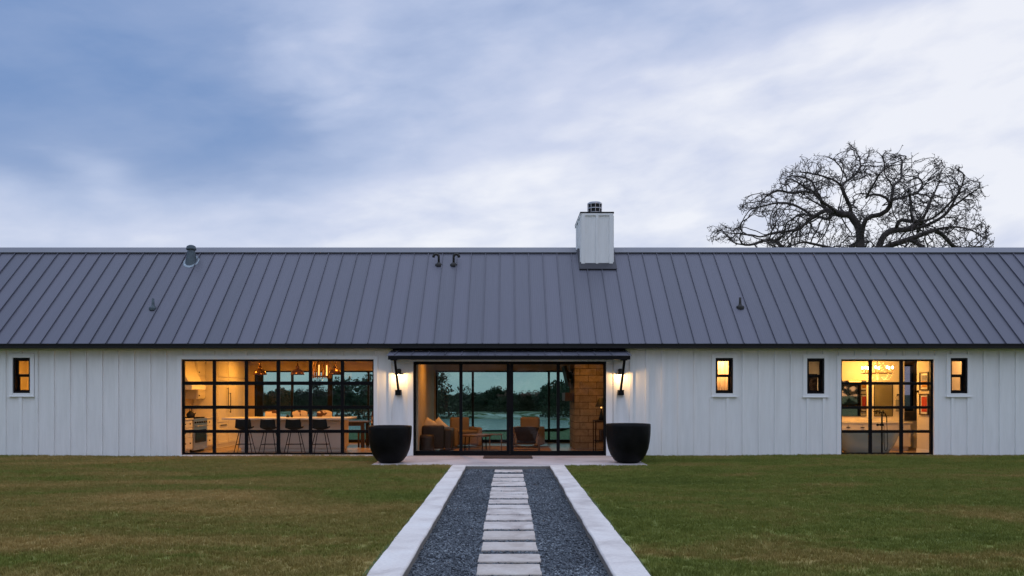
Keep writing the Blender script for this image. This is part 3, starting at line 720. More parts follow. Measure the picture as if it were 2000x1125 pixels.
vent(373.5, 511, 'cone'); vent(299, 602, 'pipe'); vent(1445.5, 600, 'pipe'); vent(857, 517, 'left'); vent(886, 517, 'right')

# ---- chimney
zt = PZ(417, CY0); zb = PZ(519, CY0)
ch = MB().box(chx[0], chx[1], CY0, CY1, zb - .9, zt)
ch_o = None
def panel(mb, x0, x1, z0, z1, y): mb.box(x0, x1, y - .032, y + .001, z0, z1)
w = chx[1] - chx[0]
for a, b in ((0, .105), (w / 2 - .035, w / 2 + .035), (w - .105, w)): panel(ch, chx[0] + a, chx[0] + b, zb, zt - .06, CY0)
panel(ch, chx[0], chx[1], zt - .06, zt, CY0)
for xs in (chx[0] - .030, chx[1] - .001):
    for a in (0, .55, 1.15): ch.box(xs, xs + .031, CY0 + a + .02, CY0 + a + .10, zb + .0, zt - .06)
    ch.box(xs, xs + .019, CY0, CY1, zt - .06, zt)
cho = ch.build('chimney', M['siding'], H)
MB().box(chx[0] - .03, chx[1] + .03, CY0 - .03, CY1 + .03, zt + .001, zt + .045).build('chimney_cap', M['fascia'], cho, bevel=.005)
fl = MB(); a = .075
fx0, fx1 = chx[0] - .065, chx[1] + .09
slope_sheet(fl, fx0, fx1, CY0 - .19, CY0 + .02, .045)
slope_sheet(fl, fx0, chx[0], CY0 + .02, RY1, .045); slope_sheet(fl, chx[1], fx1, CY0 + .02, RY1, .045)
fl.box(chx[0] - .012, chx[1] + .012, CY0 - .022, CY0 - .0195, zb - .15, zb + .03)
ya = CY0 - .19; fl.quad((fx0, ya - .03, rz(ya) + .035), (fx0, ya, rz(ya)), (fx1, ya, rz(ya)), (fx1, ya - .03, rz(ya) + .035))
fl.quad((fx0, ya - .03, rz(ya) + .034), (fx0, RY1, RZ1 + .034), (fx0, RY1, RZ1 - .02), (fx0, ya, rz(ya) - .01))
fl.build('chimney_flashing', M['flash'], cho)
fc = MB(); cx, cyy, r = PX(1161.5, 23), 23.0, .215; z0 = zt + .045
fc.lathe([(r * .95, 0), (r * .95, .12), (r * 1.0, .13), (r * 1.0, .17), (r * .9, .171)], (cx, cyy, z0), 28)
fc.lathe([(r * .99, .27), (r * 1.0, .271), (r * 1.0, .295), (r * .99, .296)], (cx, cyy, z0), 28)
fc.lathe([(r * .9, .40), (r * 1.0, .401), (r * 1.0, .44), (r * .8, .47), (.001, .475)], (cx, cyy, z0), 28)
for k in range(10):
    t = 2 * math.pi * k / 10 + .31; fc.beam((cx + r * .97 * math.cos(t), cyy + r * .97 * math.sin(t), z0 + .16), (cx + r * .97 * math.cos(t), cyy + r * .97 * math.sin(t), z0 + .41), .014, .014)
fc.build('flue_terminal', M['steel'], cho)
MB().lathe([(r * .86, .05), (r * .86, .42)], (cx, cyy, z0), 24).build('flue_mesh', M['fascia'], cho)

# ---- trim boards round openings
def trim(t, h, parent, sill=True):
    mb = MB(); y0, y1 = 20 - .047, 20.001
    mb.box(t[0], h[0], y0, y1, t[2], t[3]); mb.box(h[1], t[1], y0, y1, t[2], t[3]); mb.box(h[0], h[1], y0, y1, h[3], t[3])
    if t[2] < h[2] - .01: mb.box(h[0], h[1], y0, y1, t[2], h[2])
    return mb.build('trim', M['trim'], parent, bevel=.003)
# ---- glazed sectional doors
def sectional(h, vx, hy, name):
    mb = MB(); x0, x1, z0, z1 = h; e = .0
    vs = [PX(a, 20.03) for a in vx]
    rails = [(PZ(b, 20.03), PZ(a, 20.03)) for a, b in hy]
    fr = MB()
    fr.box(x0, x0 + .02, 20.0, 20.158, z0, z1); fr.box(x1 - .02, x1, 20.0, 20.158, z0, z1); fr.box(x0 + .02, x1 - .02, 20.0, 20.158, z1 - .02, z1)
    xs = [(vs[i], vs[i + 1]) for i in range(0, len(vs), 2)]
    for a, b in xs: fr.box(a, b, 20.03, 20.075, z0 + .004, z1 - .021)
    for i in range(len(xs) - 1):
        a = xs[i][1] + .0005; b = xs[i + 1][0] - .0005
        for c, d in rails:
            fr.box(a, b, 20.034, 20.071, max(c, z0 + .004), min(d, z1 - .022))
            fr.box(a, b, 20.018, 20.033, (c + d) / 2 - .004, (c + d) / 2 + .004) if c > z0 + .1 and d < z1 - .1 else None
    for c, d in rails[3:4]:
        for a, b in xs[1:-1]: fr.box((a + b) / 2 - .02, (a + b) / 2 + .02, 20.016, 20.029, c - .02, d + .03)
    o = fr.build(name, M['black'], H)
    gp = MB()
    for i in range(len(xs) - 1):
        for j in range(len(rails) - 1):
            zt_, zb_ = rails[j][0], rails[j + 1][1]
            gp.box(xs[i][1] - .003, xs[i + 1][0] + .003, 20.050, 20.056, zb_ - .003, zt_ + .003)
    gp.build('glass_pane', M['glass'], o)
    return o
kd = sectional(KD, [355.5, 359.3, 415.2, 421.2, 477.8, 484, 540, 546.6, 603, 609.4, 665.3, 671.8, 727.6, 730], [(702.3, 705.6), (745, 752), (792.3, 798.6), (839.6, 845.6), (884, 888.3)], 'glazed_door')
kd['label'] = 'wide black framed glazed door of the kitchen'; trim(TK, KD, kd)
bd = sectional(BD, [1641.7, 1644.5, 1697.3, 1703.3, 1757.6, 1764, 1817.5, 1822.2], [(702.3, 705.6), (746, 751.6), (793, 798.5), (840, 845.6), (884, 888.3)], 'glazed_door')
bd['label'] = 'black framed glazed door of the bathroom'; trim(TB, BD, bd)
# ---- sliding door
def slider():
    x0, x1, z0, z1 = SD; fr = MB()
    fr.box(x0, x0 + .04, 19.985, 20.158, 0, z1); fr.box(x1 - .04, x1, 19.985, 20.158, 0, z1); fr.box(x0 + .04, x1 - .04, 19.985, 20.158, z1 - .045, z1)
    fr.box(x0 + .04, x1 - .04, 19.975, 20.158, 0, .035)
    o = fr.build('sliding_door', M['black'], H); o['label'] = 'black framed sliding door of the living room'
    va, vb, vc, vd, ve, vf = [PX(a, 20.06) for a in (897.2, 903.2, 989.6, 1002.4, 1087.3, 1093.2)]
    def sash(a, b, y, la, lb, name='door_sash'):
        m = MB(); m.box(a, a + la, y, y + .04, .036, z1 - .046); m.box(b - lb, b, y, y + .04, .036, z1 - .046)
        m.box(a + la, b - lb, y, y + .04, .036, .115); m.box(a + la, b - lb, y, y + .04, z1 - .072, z1 - .046); s = m.build(name, M['black'], o)
        MB().box(a + la - .004, b - lb + .004, y + .017, y + .023, .111, z1 - .068).build('glass_pane', M['glass_live'], o); return s
    mid = (vc + vd) / 2
    sash(x0 + .041, vb, 20.10, .012, vb - va); sash(va, mid - .001, 20.03, vb - va, mid - vc)
    sash(mid + .001, vf, 20.03, vd - mid, vf - ve); sash(ve, x1 - .041, 20.10, vf - ve, .012)
    hb = MB().box(mid - .045, mid - .03, 19.985, 20.0, .95, 1.2); hb.box(mid + .03, mid + .045, 19.985, 20.0, .95, 1.2)
    hb.box(mid - .045, mid - .03, 20.0, 20.029, .97, .99); hb.box(mid + .03, mid + .045, 20.0, 20.029, .97, .99); hb.build('pull_handle', M['black'], o)
    t = trim(TS, SD, o)
slider()
# ---- small double-hung windows
for i, (h, t) in enumerate(zip(SW, TW)):
    x0, x1, z0, z1 = h; fr = MB(); b = .045
    fr.box(x0, x0 + b, 19.985, 20.157, z0, z1); fr.box(x1 - b, x1, 19.985, 20.157, z0, z1); fr.box(x0 + b, x1 - b, 19.985, 20.157, z1 - b, z1); fr.box(x0 + b, x1 - b, 19.985, 20.157, z0, z0 + b)
    zm = (z0 + z1) / 2 - .005
    for (y, za, zc) in ((20.055, zm + .004, z1 - b), (20.115, z0 + b, zm + .006)):
        s = .036
        fr.box(x0 + b, x0 + b + s, y, y + .04, za, zc); fr.box(x1 - b - s, x1 - b, y, y + .04, za, zc)
        fr.box(x0 + b + s, x1 - b - s, y, y + .04, za, za + s); fr.box(x0 + b + s, x1 - b - s, y, y + .04, zc - s, zc)
    fr.lathe([(.001, 0), (.03, .002), (.03, .02), (.001, .022)], ((x0 + x1) / 2, 20.085, zm + .01), 12)
    o = fr.build('window', M['black'], H)
    o['label'] = ['small black sash window at the left end', 'small black sash window right of the porch', 'small black sash window beside the bathroom door', 'small black sash window at the right end'][i]
    g = MB()
    for (y, za, zc) in ((20.055, zm + .004, z1 - b), (20.115, z0 + b, zm + .006)): g.box(x0 + b + .034, x1 - b - .034, y + .017, y + .023, za + .034, zc - .034)
    g.build('glass_pane', M['glass'], o); tr = trim(t, h, o)
    MB().box(t[0] - .02, t[1] + .02, 19.932, 19.9525, t[2] - .001, t[2] + .022).build('window_sill', M['trim'], o)
# ---- rear glazing (tinted)
def rear(h, posts, wide=(), lab='', gm='glass_back'):
    x0, x1, z0, z1 = h; y0, y1 = YB - .15, YB - .05; fr = MB()
    fr.box(x0, x0 + .05, y0, y1, z0, z1); fr.box(x1 - .05, x1, y0, y1, z0, z1); fr.box(x0 + .05, x1 - .05, y0, y1, z1 - .05, z1); fr.box(x0 + .05, x1 - .05, y0, y1, z0, z0 + .10)
    for p, w in posts: fr.box(p - w / 2, p + w / 2, y0 + .01, y1 - .01, z0 + .10, z1 - .05)
    o = fr.build('rear_glazing', M['black'], H); o['label'] = lab
    ps = [x0 + .05] + [q for p, w in posts for q in (p - w / 2, p + w / 2)] + [x1 - .05]; g = MB()
    for i in range(0, len(ps), 2): g.box(ps[i] - .003, ps[i + 1] + .003, YB - .103, YB - .097, z0 + .097, z1 - .047)
    g.build('glass_pane', M[gm], o)
bx = lambda px: PX(px, YB - .1)
rear(BK[0], [(bx(508), .2), (bx(571), .07), (bx(645), .15), (bx(720), .06)], lab='black framed tinted glazing at the back of the kitchen')
rear(BK[1], [(bx(923.5), .075), (bx(997), .14), (bx(1072), .07)], lab='black framed tinted glazing at the back of the living room')

rear(BK[2], [], lab='narrow dark framed window at the back of the bathroom nook', gm='glass_grey')
# ---- awning
AX0, AX1 = -2.955, 3.015
aw = MB(); ya, yb, za, zbb = 19.20, 19.97, PZ(693.8, 19.20), PZ(686.5, 19.97) + .03
aw.quad((AX0, ya, za), (AX1, ya, za), (AX1, yb, zbb), (AX0, yb, zbb)); aw.quad((AX0, ya, za - .012), (AX0, yb, zbb - .012), (AX1, yb, zbb - .012), (AX1, ya, za - .012))
aw.quad((AX0, ya, za - .012), (AX1, ya, za - .012), (AX1, ya, za), (AX0, ya, za))
sx = AX0 + .19
while sx < AX1: aw.beam((sx, ya - .006, za + .012), (sx, yb, zbb + .012), .014, .026); sx += .4085
awo = aw.build('porch_awning', M['roof'], H)
mb = MB(); mb.box(AX0 + .03, AX1 - .03, 19.21, 19.29, za - .105, za - .014); mb.box(AX0 + .06, AX0 + .12, 19.29, 19.97, za - .09, za - .016); mb.box(AX1 - .12, AX1 - .06, 19.29, 19.97, za - .09, za - .016)
mb.box(AX0 + .04, AX1 - .04, 19.975 - .03, 19.999, zbb + .001, zbb + .075); mb.box(AX0 + .06, AX1 - .06, 19.90, 19.97, zbb - .11, zbb - .02)
mb.build('awning_frame', M['black'], awo)
for sx in (-2.77, 2.855):
    b = MB(); b.beam((sx, 19.28, za - .09), (sx, 19.93, 1.66), .055, .055, up=(1, 0, 0)); b.box(sx - .072, sx + .072, 19.85, 19.999, PZ(772, 19.9), PZ(761.5, 19.9))
    b.box(sx - .10, sx + .06, 19.24, 19.31, za - .125, za - .1055)
    b.build('awning_bracket', M['black'], awo)
o = None

# ================================================================ PORCH THINGS
def wall_lamp(px, label):
    x = PX(px, 19.8); z = PZ(730, 19.8)
    t = thing('wall_lamp', label, 'wall lamp', (x, 19.98, z), 'wall lamps under the awning')
    MB().lathe([(.001, .128), (.030, .123), (.055, .105), (.068, .078), (.069, .048), (.062, .026), (.066, .020), (.130, -.010), (.132, -.016), (.126, -.015), (.055, .012), (.05, .05)], (x, 19.80, z), 24).build('lamp_shade', M['shade'], t, smooth=True)
    m = MB(); m.tube([(x, 19.85, z + .07), (x, 19.90, z + .09), (x, 19.965, z + .09)], .014, 8)
    m.lathe([(.001, -.02), (.045, -.02), (.045, .03), (.001, .03)], (0, 0, 0), 16, T=Matrix.Translation((x, 19.972, z + .09)) @ Matrix.Rotation(R(90), 4, 'X')); m.build('lamp_arm', M['shade'], t, smooth=True)
    MB().ball((x, 19.80, z + .012), .028, 10, (1, 1, 1.1)).build('bulb', M['bulb_hot'], t, smooth=True)
    p = point('lamp_light', (0, 0, 0), 13, (1, .60, .25), .03); p.parent = t; p.location = (0, -.18, -.040)
wall_lamp(778.5, 'black dome wall lamp left of the sliding door, lit')
wall_lamp(1212.5, 'black dome wall lamp right of the sliding door, lit')
def planter(px, py, w, h, label):
    Y = 17.95; s = Y / F; x = PX(px, Y); r = w * s / 2; hh = h * s
    t = thing('planter', label, 'planter', (x, Y, 0), 'pair of black planters by the door')
    prof = [(.001, 0), (r * .42, 0), (r * .47, .01), (r * .62, hh * .07), (r * .78, hh * .20), (r * .89, hh * .36), (r * .955, hh * .55), (r * .99, hh * .75), (r, hh * .93), (r * .995, hh * .985), (r * .975, hh), (r * .93, hh * .995), (r * .91, hh * .96), (r * .90, hh * .8)]
    MB().lathe(prof, (x, Y, 0), 56).build('bowl', M['planter'], t, smooth=True)
    MB().lathe([(r * .905, hh * .84), (r * .5, hh * .86), (.001, hh * .87)], (x, Y, 0), 28).build('soil', M['soil'], t, smooth=True)
planter(762, 0, 84.5, 72, 'slightly smaller round black planter bowl left of the sliding door')
planter(1226.8, 0, 87.5, 76, 'slightly larger round black planter bowl right of the sliding door')
mb = MB().box(-.60, .60, 19.02, 19.72, .001, .022)
for k in range(24): mb.box(-.57 + k * .0487, -.57 + k * .0487 + .02, 19.05, 19.69, .0221, .027)
o = mb.build('doormat', M['mat'], bevel=.003); rebase(o, (0, 19.4, 0)); tag(o, 'dark brown ribbed doormat on the slab before the sliding door', 'doormat')

# ================================================================ KITCHEN
WARM = (1, .41, .05)
def room_light(name, x, y, z, sx, sy, e, col=WARM):
    """recessed ceiling downlight: trim ring, glowing disc and its lamp"""
    t = thing('ceiling_light', name, 'ceiling light', (x, y, z), 'recessed ceiling lights')
    MB().lathe([(.11, -.002), (.115, -.016), (.085, -.018), (.08, -.004)], (x, y, z), 20).build('trim_ring', M['whiteref'], t)
    MB().lathe([(.08, -.005), (.001, -.005)], (x, y, z), 20).build('diffuser', M['bulb_soft'], t)
    l = bpy.data.lights.new('downlight', 'AREA'); l.shape = 'RECTANGLE'; l.size = sx; l.size_y = sy; l.energy = e; l.color = col; l.spread = R(170)
    o = bpy.data.objects.new('downlight', l); C.objects.link(o); o.parent = t; o.location = (0, 0, -.03)
CZ = 2.719
room_light('recessed ceiling light over the kitchen range', -7.5, 21.3, CZ, .2, .2, 40)
room_light('recessed ceiling light by the tall pantry', -7.5, 23.6, CZ, .2, .2, 36)
room_light('recessed ceiling light over the left half of the island', -6.2, 23.0, CZ, .2, .2, 26)
room_light('added unseen ceiling light above the bar stools, brightening the island front', -5.9, 20.5, CZ, .2, .2, 34)  # extra downlight, added only to brighten the island base
room_light('recessed ceiling light over the right half of the island', -4.6, 21.6, CZ, .2, .2, 10)
room_light('recessed ceiling light at the kitchen rear right', -4.2, 23.2, CZ, .2, .2, 50)

def knob(t, x, y, z): MB().ball((x, y, z), .020, 8, (1, .9, .9)).build('knob', M['black'], t, smooth=True)
# run of cabinets along the left wall, faces towards +X
bc = thing('base_cabinet', 'cream base cabinet with drawers left of the steel range', 'cabinet', (-8.67, 20.5, 0))
def base_cab(t, y0, y1, drawers):
    MB().box(-8.99, -8.38, y0, y1, .09, .88).box(-8.99, -8.44, y0 + .01, y1 - .01, .001, .089).build('carcass', M['cab'], t)
    z = .12
    for h in drawers:
        MB().box(-8.379, -8.36, y0 + .02, y1 - .02, z, z + h - .02).build('drawer', M['cab'], t, bevel=.004)
        w = y1 - y0
        for k in ((.28, .72) if w > .5 else (.5,)): knob(t, -8.345, y0 + w * k, z + h / 2)
        z += h
    MB().box(-8.99, -8.34, y0, y1, .881, .92).build('countertop', M['counter'], t, bevel=.004)
base_cab(bc, 20.18, 20.90, (.30, .26, .20))
b2 = thing('base_cabinet', 'narrow cream base cabinet between the range and the tall pantry', 'cabinet', (-8.67, 22.1, 0))
base_cab(b2, 21.86, 22.48, (.30, .26, .20))
rg = thing('kitchen_range', 'steel kitchen range with dark oven window under the hood', 'range', (-8.66, 21.4, 0))
MB().box(-8.98, -8.34, 20.91, 21.85, .06, .90).build('body', M['steel'], rg, bevel=.006)
MB().box(-8.339, -8.325, 21.02, 21.74, .26, .60).build('oven_window', M['darksteel'], rg)
m = MB(); m.tube([(-8.29, 20.99, .70), (-8.29, 21.77, .70)], .013, 10); m.beam((-8.34, 21.02, .70), (-8.29, 21.02, .70), .02, .02); m.beam((-8.34, 21.74, .70), (-8.29, 21.74, .70), .02, .02); m.build('oven_handle', M['steel'], rg, smooth=True)
for k in range(6): MB().lathe([(.001, .03), (.022, .03), (.025, 0)], (0, 0, 0), 12, T=Matrix.Translation((-8.34, 21.0 + k * .152, .80)) @ Matrix.Rotation(R(90), 4, 'Y')).build('knob', M['black'], rg, smooth=True)
m = MB()
for k in range(9): m.box(-8.93, -8.40, 20.96 + k * .105, 20.97 + k * .105, .901, .93)
m.box(-8.93, -8.92, 20.96, 21.81, .931, .936); m.box(-8.41, -8.40, 20.96, 21.81, .931, .936); m.build('grate', M['black'], rg)
kt = thing('kettle', 'round kettle standing on the kitchen range', 'kettle', (-8.5, 21.1, .937))
m = MB().lathe([(.001, 0), (.09, 0), (.11, .05), (.10, .11), (.05, .15), (.02, .16), (.02, .18), (.001, .185)], (-8.5, 21.1, .937), 20); m.tube([(-8.42, 21.1, .99), (-8.36, 21.1, 1.06)], [.02, .012], 8)
m.build('body', M['darkfab'], kt, smooth=True)
MB().tube([(-8.5, 21.02, 1.06), (-8.5, 21.04, 1.16), (-8.5, 21.1, 1.19), (-8.5, 21.16, 1.16), (-8.5, 21.18, 1.06)], .008, 8).build('handle', M['black'], kt, smooth=True)
hd = thing('range_hood', 'curved cream plaster hood above the kitchen range', 'range hood', (-8.7, 21.4, 1.7))
m = MB(); prof = []
for i in range(13):
    a = i / 12; z = 1.80 + a * .917; prof.append((-8.42 - .30 * (1 - (1 - a) ** 2.2), z))
for (xa, za), (xb, zb_) in zip(prof[:-1], prof[1:]):
    m.quad((xa, 20.92, za), (xa, 21.86, za), (xb, 21.86, zb_), (xb, 20.92, zb_))
for yy in (20.92, 21.86): m.quad(*[(xa, yy, za) for xa, za in prof], (-8.998, yy, 2.717), (-8.998, yy, 1.80))
m.build('shell', M['cab'], hd, smooth=False)
MB().box(-8.998, -8.39, 20.90, 21.88, 1.68, 1.799).build('hood_band', M['trim'], hd, bevel=.006)
uc = thing('wall_cabinet', 'cream wall cabinet to the right of the range hood', 'cabinet', (-8.8, 22.2, 1.4))
MB().box(-8.998, -8.65, 21.89, 22.49, 1.42, 2.717).build('carcass', M['cab'], uc)
for z0, z1 in ((1.44, 2.06), (2.09, 2.70)):
    MB().box(-8.649, -8.63, 21.91, 22.47, z0, z1).build('door', M['cab'], uc, bevel=.004)
knob(uc, -8.62, 22.0, 1.52); knob(uc, -8.62, 22.0, 2.17)
uc = thing('wall_cabinet', 'cream wall cabinet to the left of the range hood', 'cabinet', (-8.8, 20.5, 1.4))
MB().box(-8.998, -8.65, 20.18, 20.88, 1.95, 2.717).build('carcass', M['cab'], uc); MB().box(-8.649, -8.63, 20.2, 20.86, 1.97, 2.70).build('door', M['cab'], uc, bevel=.004)
pt = thing('pantry_fridge', 'tall cream panelled fridge and pantry column with long black handles', 'fridge', (-8.6, 23.6, 0))
MB().box(-8.998, -8.32, 22.50, 24.9, .001, 2.717).build('carcass', M['cab'], pt)
for y0, y1, z0, z1 in ((22.56, 23.34, .75, 2.02), (22.56, 23.34, .12, .72), (22.56, 23.34, 2.06, 2.68), (23.38, 24.1, .12, 2.02), (24.14, 24.86, .12, 2.02), (23.38, 24.1, 2.06, 2.68), (24.14, 24.86, 2.06, 2.68)):
    d = MB(); d.box(-8.319, -8.305, y0, y1, z0, z1)
    for q in ((y0, y0 + .07, z0, z1), (y1 - .07, y1, z0, z1), (y0 + .07, y1 - .07, z0, z0 + .07), (y0 + .07, y1 - .07, z1 - .07, z1)): d.box(-8.304, -8.293, *q)
    d.build('door', M['cab'], pt)
for y, z0, z1 in ((23.25, 1.15, 1.75), (23.46, 1.0, 1.6)):
    m = MB(); m.tube([(-8.255, y, z0), (-8.255, y, z1)], .012, 8); m.beam((-8.293, y, z0 + .03), (-8.255, y, z0 + .03), .016, .016); m.beam((-8.293, y, z1 - .03), (-8.255, y, z1 - .03), .016, .016); m.build('handle', M['black'], pt)
MB().tube([(-8.285, 22.7, .66), (-8.285, 23.2, .66)], .011, 8).build('handle', M['black'], pt)
part('backsplash', M['tan_wall'], [(-8.999, -8.985, 20.18, 22.49, .921, 1.679)])
# island
il = thing('kitchen_island', 'long white kitchen island with pale stone top', 'kitchen island', (-5.95, 21.75, 0))
m = MB().box(-7.28, -4.50, 21.35, 22.25, .10, .875); m.box(-7.25, -4.53, 21.40, 22.2, .001, .099)
for xx in np.linspace(-7.28, -4.58, 6): m.box(xx, xx + .08, 21.332, 21.349, .10, .875)
m.build('base', M['cab'], il)
MB().box(-7.62, -4.27, 20.98, 22.32, .876, .92).build('countertop', M['counter'], il, bevel=.005)
# bar stools
def bar_stool():
    t = thing('bar_stool', '', 'bar stool', (0, 0, 0), 'bar stools along the island')
    s = MB(); n = 9
    prof = [(.17, .66), (.05, .615), (-.10, .615), (-.17, .64), (-.205, .72), (-.225, .87), (-.23, .895)]   # (y towards island, z)
    for th in (0, .018):
        for y, z in prof:
            for k in range(n):
                u = -1 + 2 * k / (n - 1); w = .215 if z < .70 else .21 - (z - .70) * .12
                lift = .05 * u * u * (1 if z < .70 else .3)
                s.v.append((u * w, y + (.05 * u * u if z > .70 else 0) + (th if z > .70 else 0), z + lift + (th if z <= .70 else 0)))
    P = len(prof)
    for layer in (0, 1):
        for i in range(P - 1):
            for k in range(n - 1):
                a = layer * P * n + i * n + k; q = (a, a + 1, a + n + 1, a + n); s.f.append(q if layer else q[::-1])
    s.build('seat_shell', M['darkfab'], t, smooth=True, sub=1)
    for sx in (-1, 1):
        for sy in (-1, 1):
            MB().tube([(sx * .11, sy * .09, .62), (sx * .235, sy * .19, .0)], [.012, .009], 8).build('leg', M['black'], t, smooth=True)
    f = MB(); z = .24; a = .19; b = .155
    f.tube([(-a, -b, z), (a, -b, z), (a, b, z), (-a, b, z), (-a, -b, z)], .007, 6); f.build('footrest', M['black'], t)
    return t
bs = bar_stool()
for i, (px, lab) in enumerate(((478, 'dark bar stool nearest the tall pantry, first along the island'), (527, 'dark bar stool second from the pantry end of the island'), (575.5, 'dark bar stool third from the pantry end of the island'), (627, 'dark bar stool at the dining end of the island'))):
    loc = (PX(px, 20.78), 20.78, -.003); a = R([4, -3, 2, -2][i])
    if i == 0: bs.location = loc; bs.rotation_euler = (0, 0, a); bs['label'] = lab
    else: copy_tree(bs, loc, a, lab)
# pendants
def pendant():
    t = thing('pendant_lamp', '', 'pendant lamp', (0, 0, 0), 'copper pendant lamps over the island')
    MB().lathe([(.182, 0), (.186, .006), (.178, .045), (.15, .10), (.105, .145), (.06, .165), (.045, .18), (.055, .20), (.05, .225), (.03, .25), (.018, .30), (.012, .33)], n=32).build('shade', M['copper'], t, smooth=True)
    MB().tube([(0, 0, .33), (0, 0, 2.717 - 2.09)], .006, 6).build('cord', M['black'], t)
    MB().ball((0, 0, .045), .028, 10, (1, 1, 1.3)).build('bulb', M['bulb_soft'], t, smooth=True)
    return t
pd = pendant()
for i, (px, lab) in enumerate(((507.5, 'copper dome pendant over the island, nearest the pantry'), (581, 'copper dome pendant over the middle of the island'), (655, 'copper dome pendant over the dining end of the island'))):
    loc = (PX(px, 21.65), 21.65, 2.09)
    if i == 0: pd.location = loc; pd['label'] = lab
    else: copy_tree(pd, loc, 0, lab)
    point('pendant_light', (loc[0], loc[1], loc[2] + .02), 1.6, WARM, .04)
# dining
dt = thing('dining_table', 'long dark wooden dining table behind the island', 'table', (-5.2, 23.4, 0))
MB().box(-6.6, -4.1, 22.95, 23.95, .715, .755).build('tabletop', M['darkwood'], dt, bevel=.005)
for sx in (-6.45, -4.25):
    for sy in (23.05, 23.85): MB().box(sx - .05, sx + .05, sy - .05, sy + .05, .001, .714).build('leg', M['darkwood'], dt)
MB().box(-6.4, -4.3, 23.03, 23.07, .63, .714).build('apron', M['darkwood'], dt)
def dining_chair():
    t = thing('dining_chair', '', 'chair', (0, 0, 0), 'cowhide dining chairs')
    MB().box(-.23, .23, -.22, .22, .43, .50).build('seat', M['hide'], t, bevel=.02)
    T = Matrix.Rotation(R(7), 4, 'X')
    m = MB(); n = 7
    for y in (-.25, -.20):
        for j in range(6):
            for k in range(n):
                u = -1 + 2 * k / (n - 1); z = .45 + j * .13 - .05 * (u * u) * (j / 5) ** 3 - (.0 if j < 5 else 0.0)
                m.v.append((u * (.22 + .012 * math.sin(j)), y + .02 * u * u - .03 * (j / 5), z))
    for L_ in (0, 1):
        for j in range(5):
            for k in range(n - 1):
                a = L_ * 6 * n + j * n + k; q = (a, a + 1, a + n + 1, a + n); m.f.append(q if not L_ else q[::-1])
    ring = [k for k in range(n)] + [j * n + n - 1 for j in range(1, 6)] + [5 * n + k for k in range(n - 2, -1, -1)] + [j * n for j in range(4, 0, -1)]
    for a, b in zip(ring, ring[1:] + ring[:1]): m.f.append((b, a, a + 6 * n, b + 6 * n))
    m.build('backrest', M['hide'], t, smooth=False)
    for sx in (-.2, .2):
        for sy in (-.19, .19): MB().box(sx - .022, sx + .022, sy - .022, sy + .022, .001, .429).build('leg', M['darkwood'], t)
    return t
dc = dining_chair()
for i, (px, Y, a, lab) in enumerate(((537, 22.74, 0, 'cowhide dining chair back at the left of the dining table'), (590, 22.74, 0, 'cowhide dining chair back at the middle of the dining table'), (637.5, 22.70, 0, 'cowhide dining chair back with large brown and white patches, near the right of the table'), (717, 23.2, 82, 'cowhide dining chair turned sideways at the right end of the table'))):
    loc = (PX(px, Y), Y, 0)
    if i == 0: dc.location = loc; dc.rotation_euler = (0, 0, R(a)); dc['label'] = lab
    else: copy_tree(dc, loc, R(a), lab)
chd = thing('dining_chandelier', 'round chandelier of curved wooden staves with glowing candle bulbs', 'chandelier', (PX(627.5, 23.4), 23.4, 2.04))
cx, cyy = PX(627.5, 23.4), 23.4
MB().lathe([(.25, .0), (.27, .0), (.27, .03), (.25, .03), (.25, .0)], (cx, cyy, 2.07), 28).build('ring', M['darkwood'], chd)
for k in range(12):
    t = 2 * math.pi * k / 12 + .1; ca, sa = math.cos(t), math.sin(t)
    MB().tube([(cx + .28 * ca, cyy + .28 * sa, 2.03), (cx + .285 * ca, cyy + .285 * sa, 2.15), (cx + .26 * ca, cyy + .26 * sa, 2.35), (cx + .20 * ca, cyy + .20 * sa, 2.55), (cx + .12 * ca, cyy + .12 * sa, 2.717)], [.02, .022, .022, .018, .014], 6).build('stave', M['wood'], chd, smooth=True)
for k in range(6):
    t = 2 * math.pi * k / 6 + .35; MB().tube([(cx + .16 * math.cos(t), cyy + .16 * math.sin(t), 2.11), (cx + .16 * math.cos(t), cyy + .16 * math.sin(t), 2.42)], [.02, .015], 8).build('candle_bulb', M['bulb_soft'] if k in (0, 4) else M['wood'], chd, smooth=True)
pl_ = point('chandelier_light', (cx, cyy, 2.2), 3, WARM, .12)
# small things on the counter
for px, w, h, lab in ((562, .05, .07, 'small dark bowl on the island counter'), (570, .035, .09, 'small dark bottle on the island counter')):
    x = PX(px, 21.7); MBo = MB().lathe([(.001, 0), (w * .8, 0), (w, h * .4), (w * .6, h * .8), (w * .4, h), (.001, h)], (x, 21.7, .9205), 14).build('jar', M['black'], smooth=True)
    rebase(MBo, (x, 21.7, .9205)); tag(MBo, lab, 'jar')

# ================================================================ LIVING ROOM
room_light('recessed ceiling light at the living room left', -1.5, 21.2, CZ, .2, .2, 26)
room_light('recessed ceiling light in the living room middle', .4, 22.6, CZ, .2, .2, 5.5)
room_light('recessed ceiling light before the stone fireplace', 2.2, 21.2, CZ, .2, .2, 10)
mb = MB().box(-1.9, 1.2, 20.9, 23.6, .001, .012); o = mb.build('rug', M['rug']); rebase(o, (-.3, 22.2, 0)); tag(o, 'brown woven rug under the living room chairs', 'rug')
sf = thing('sofa', 'dark brown leather sofa seen from behind, left of the doors', 'sofa', (-1.95, 21.6, 0))
MB().box(-2.29, -1.70, 20.98, 21.20, .10, .72).build('backrest', M['brownfab'], sf, bevel=.04)
MB().box(-2.29, -1.72, 21.205, 22.1, .10, .44).build('seat', M['brownfab'], sf, bevel=.04)
MB().box(-1.70, -1.50, 20.98, 22.15, .10, .62).build('armrest', M['brownfab'], sf, bevel=.04)
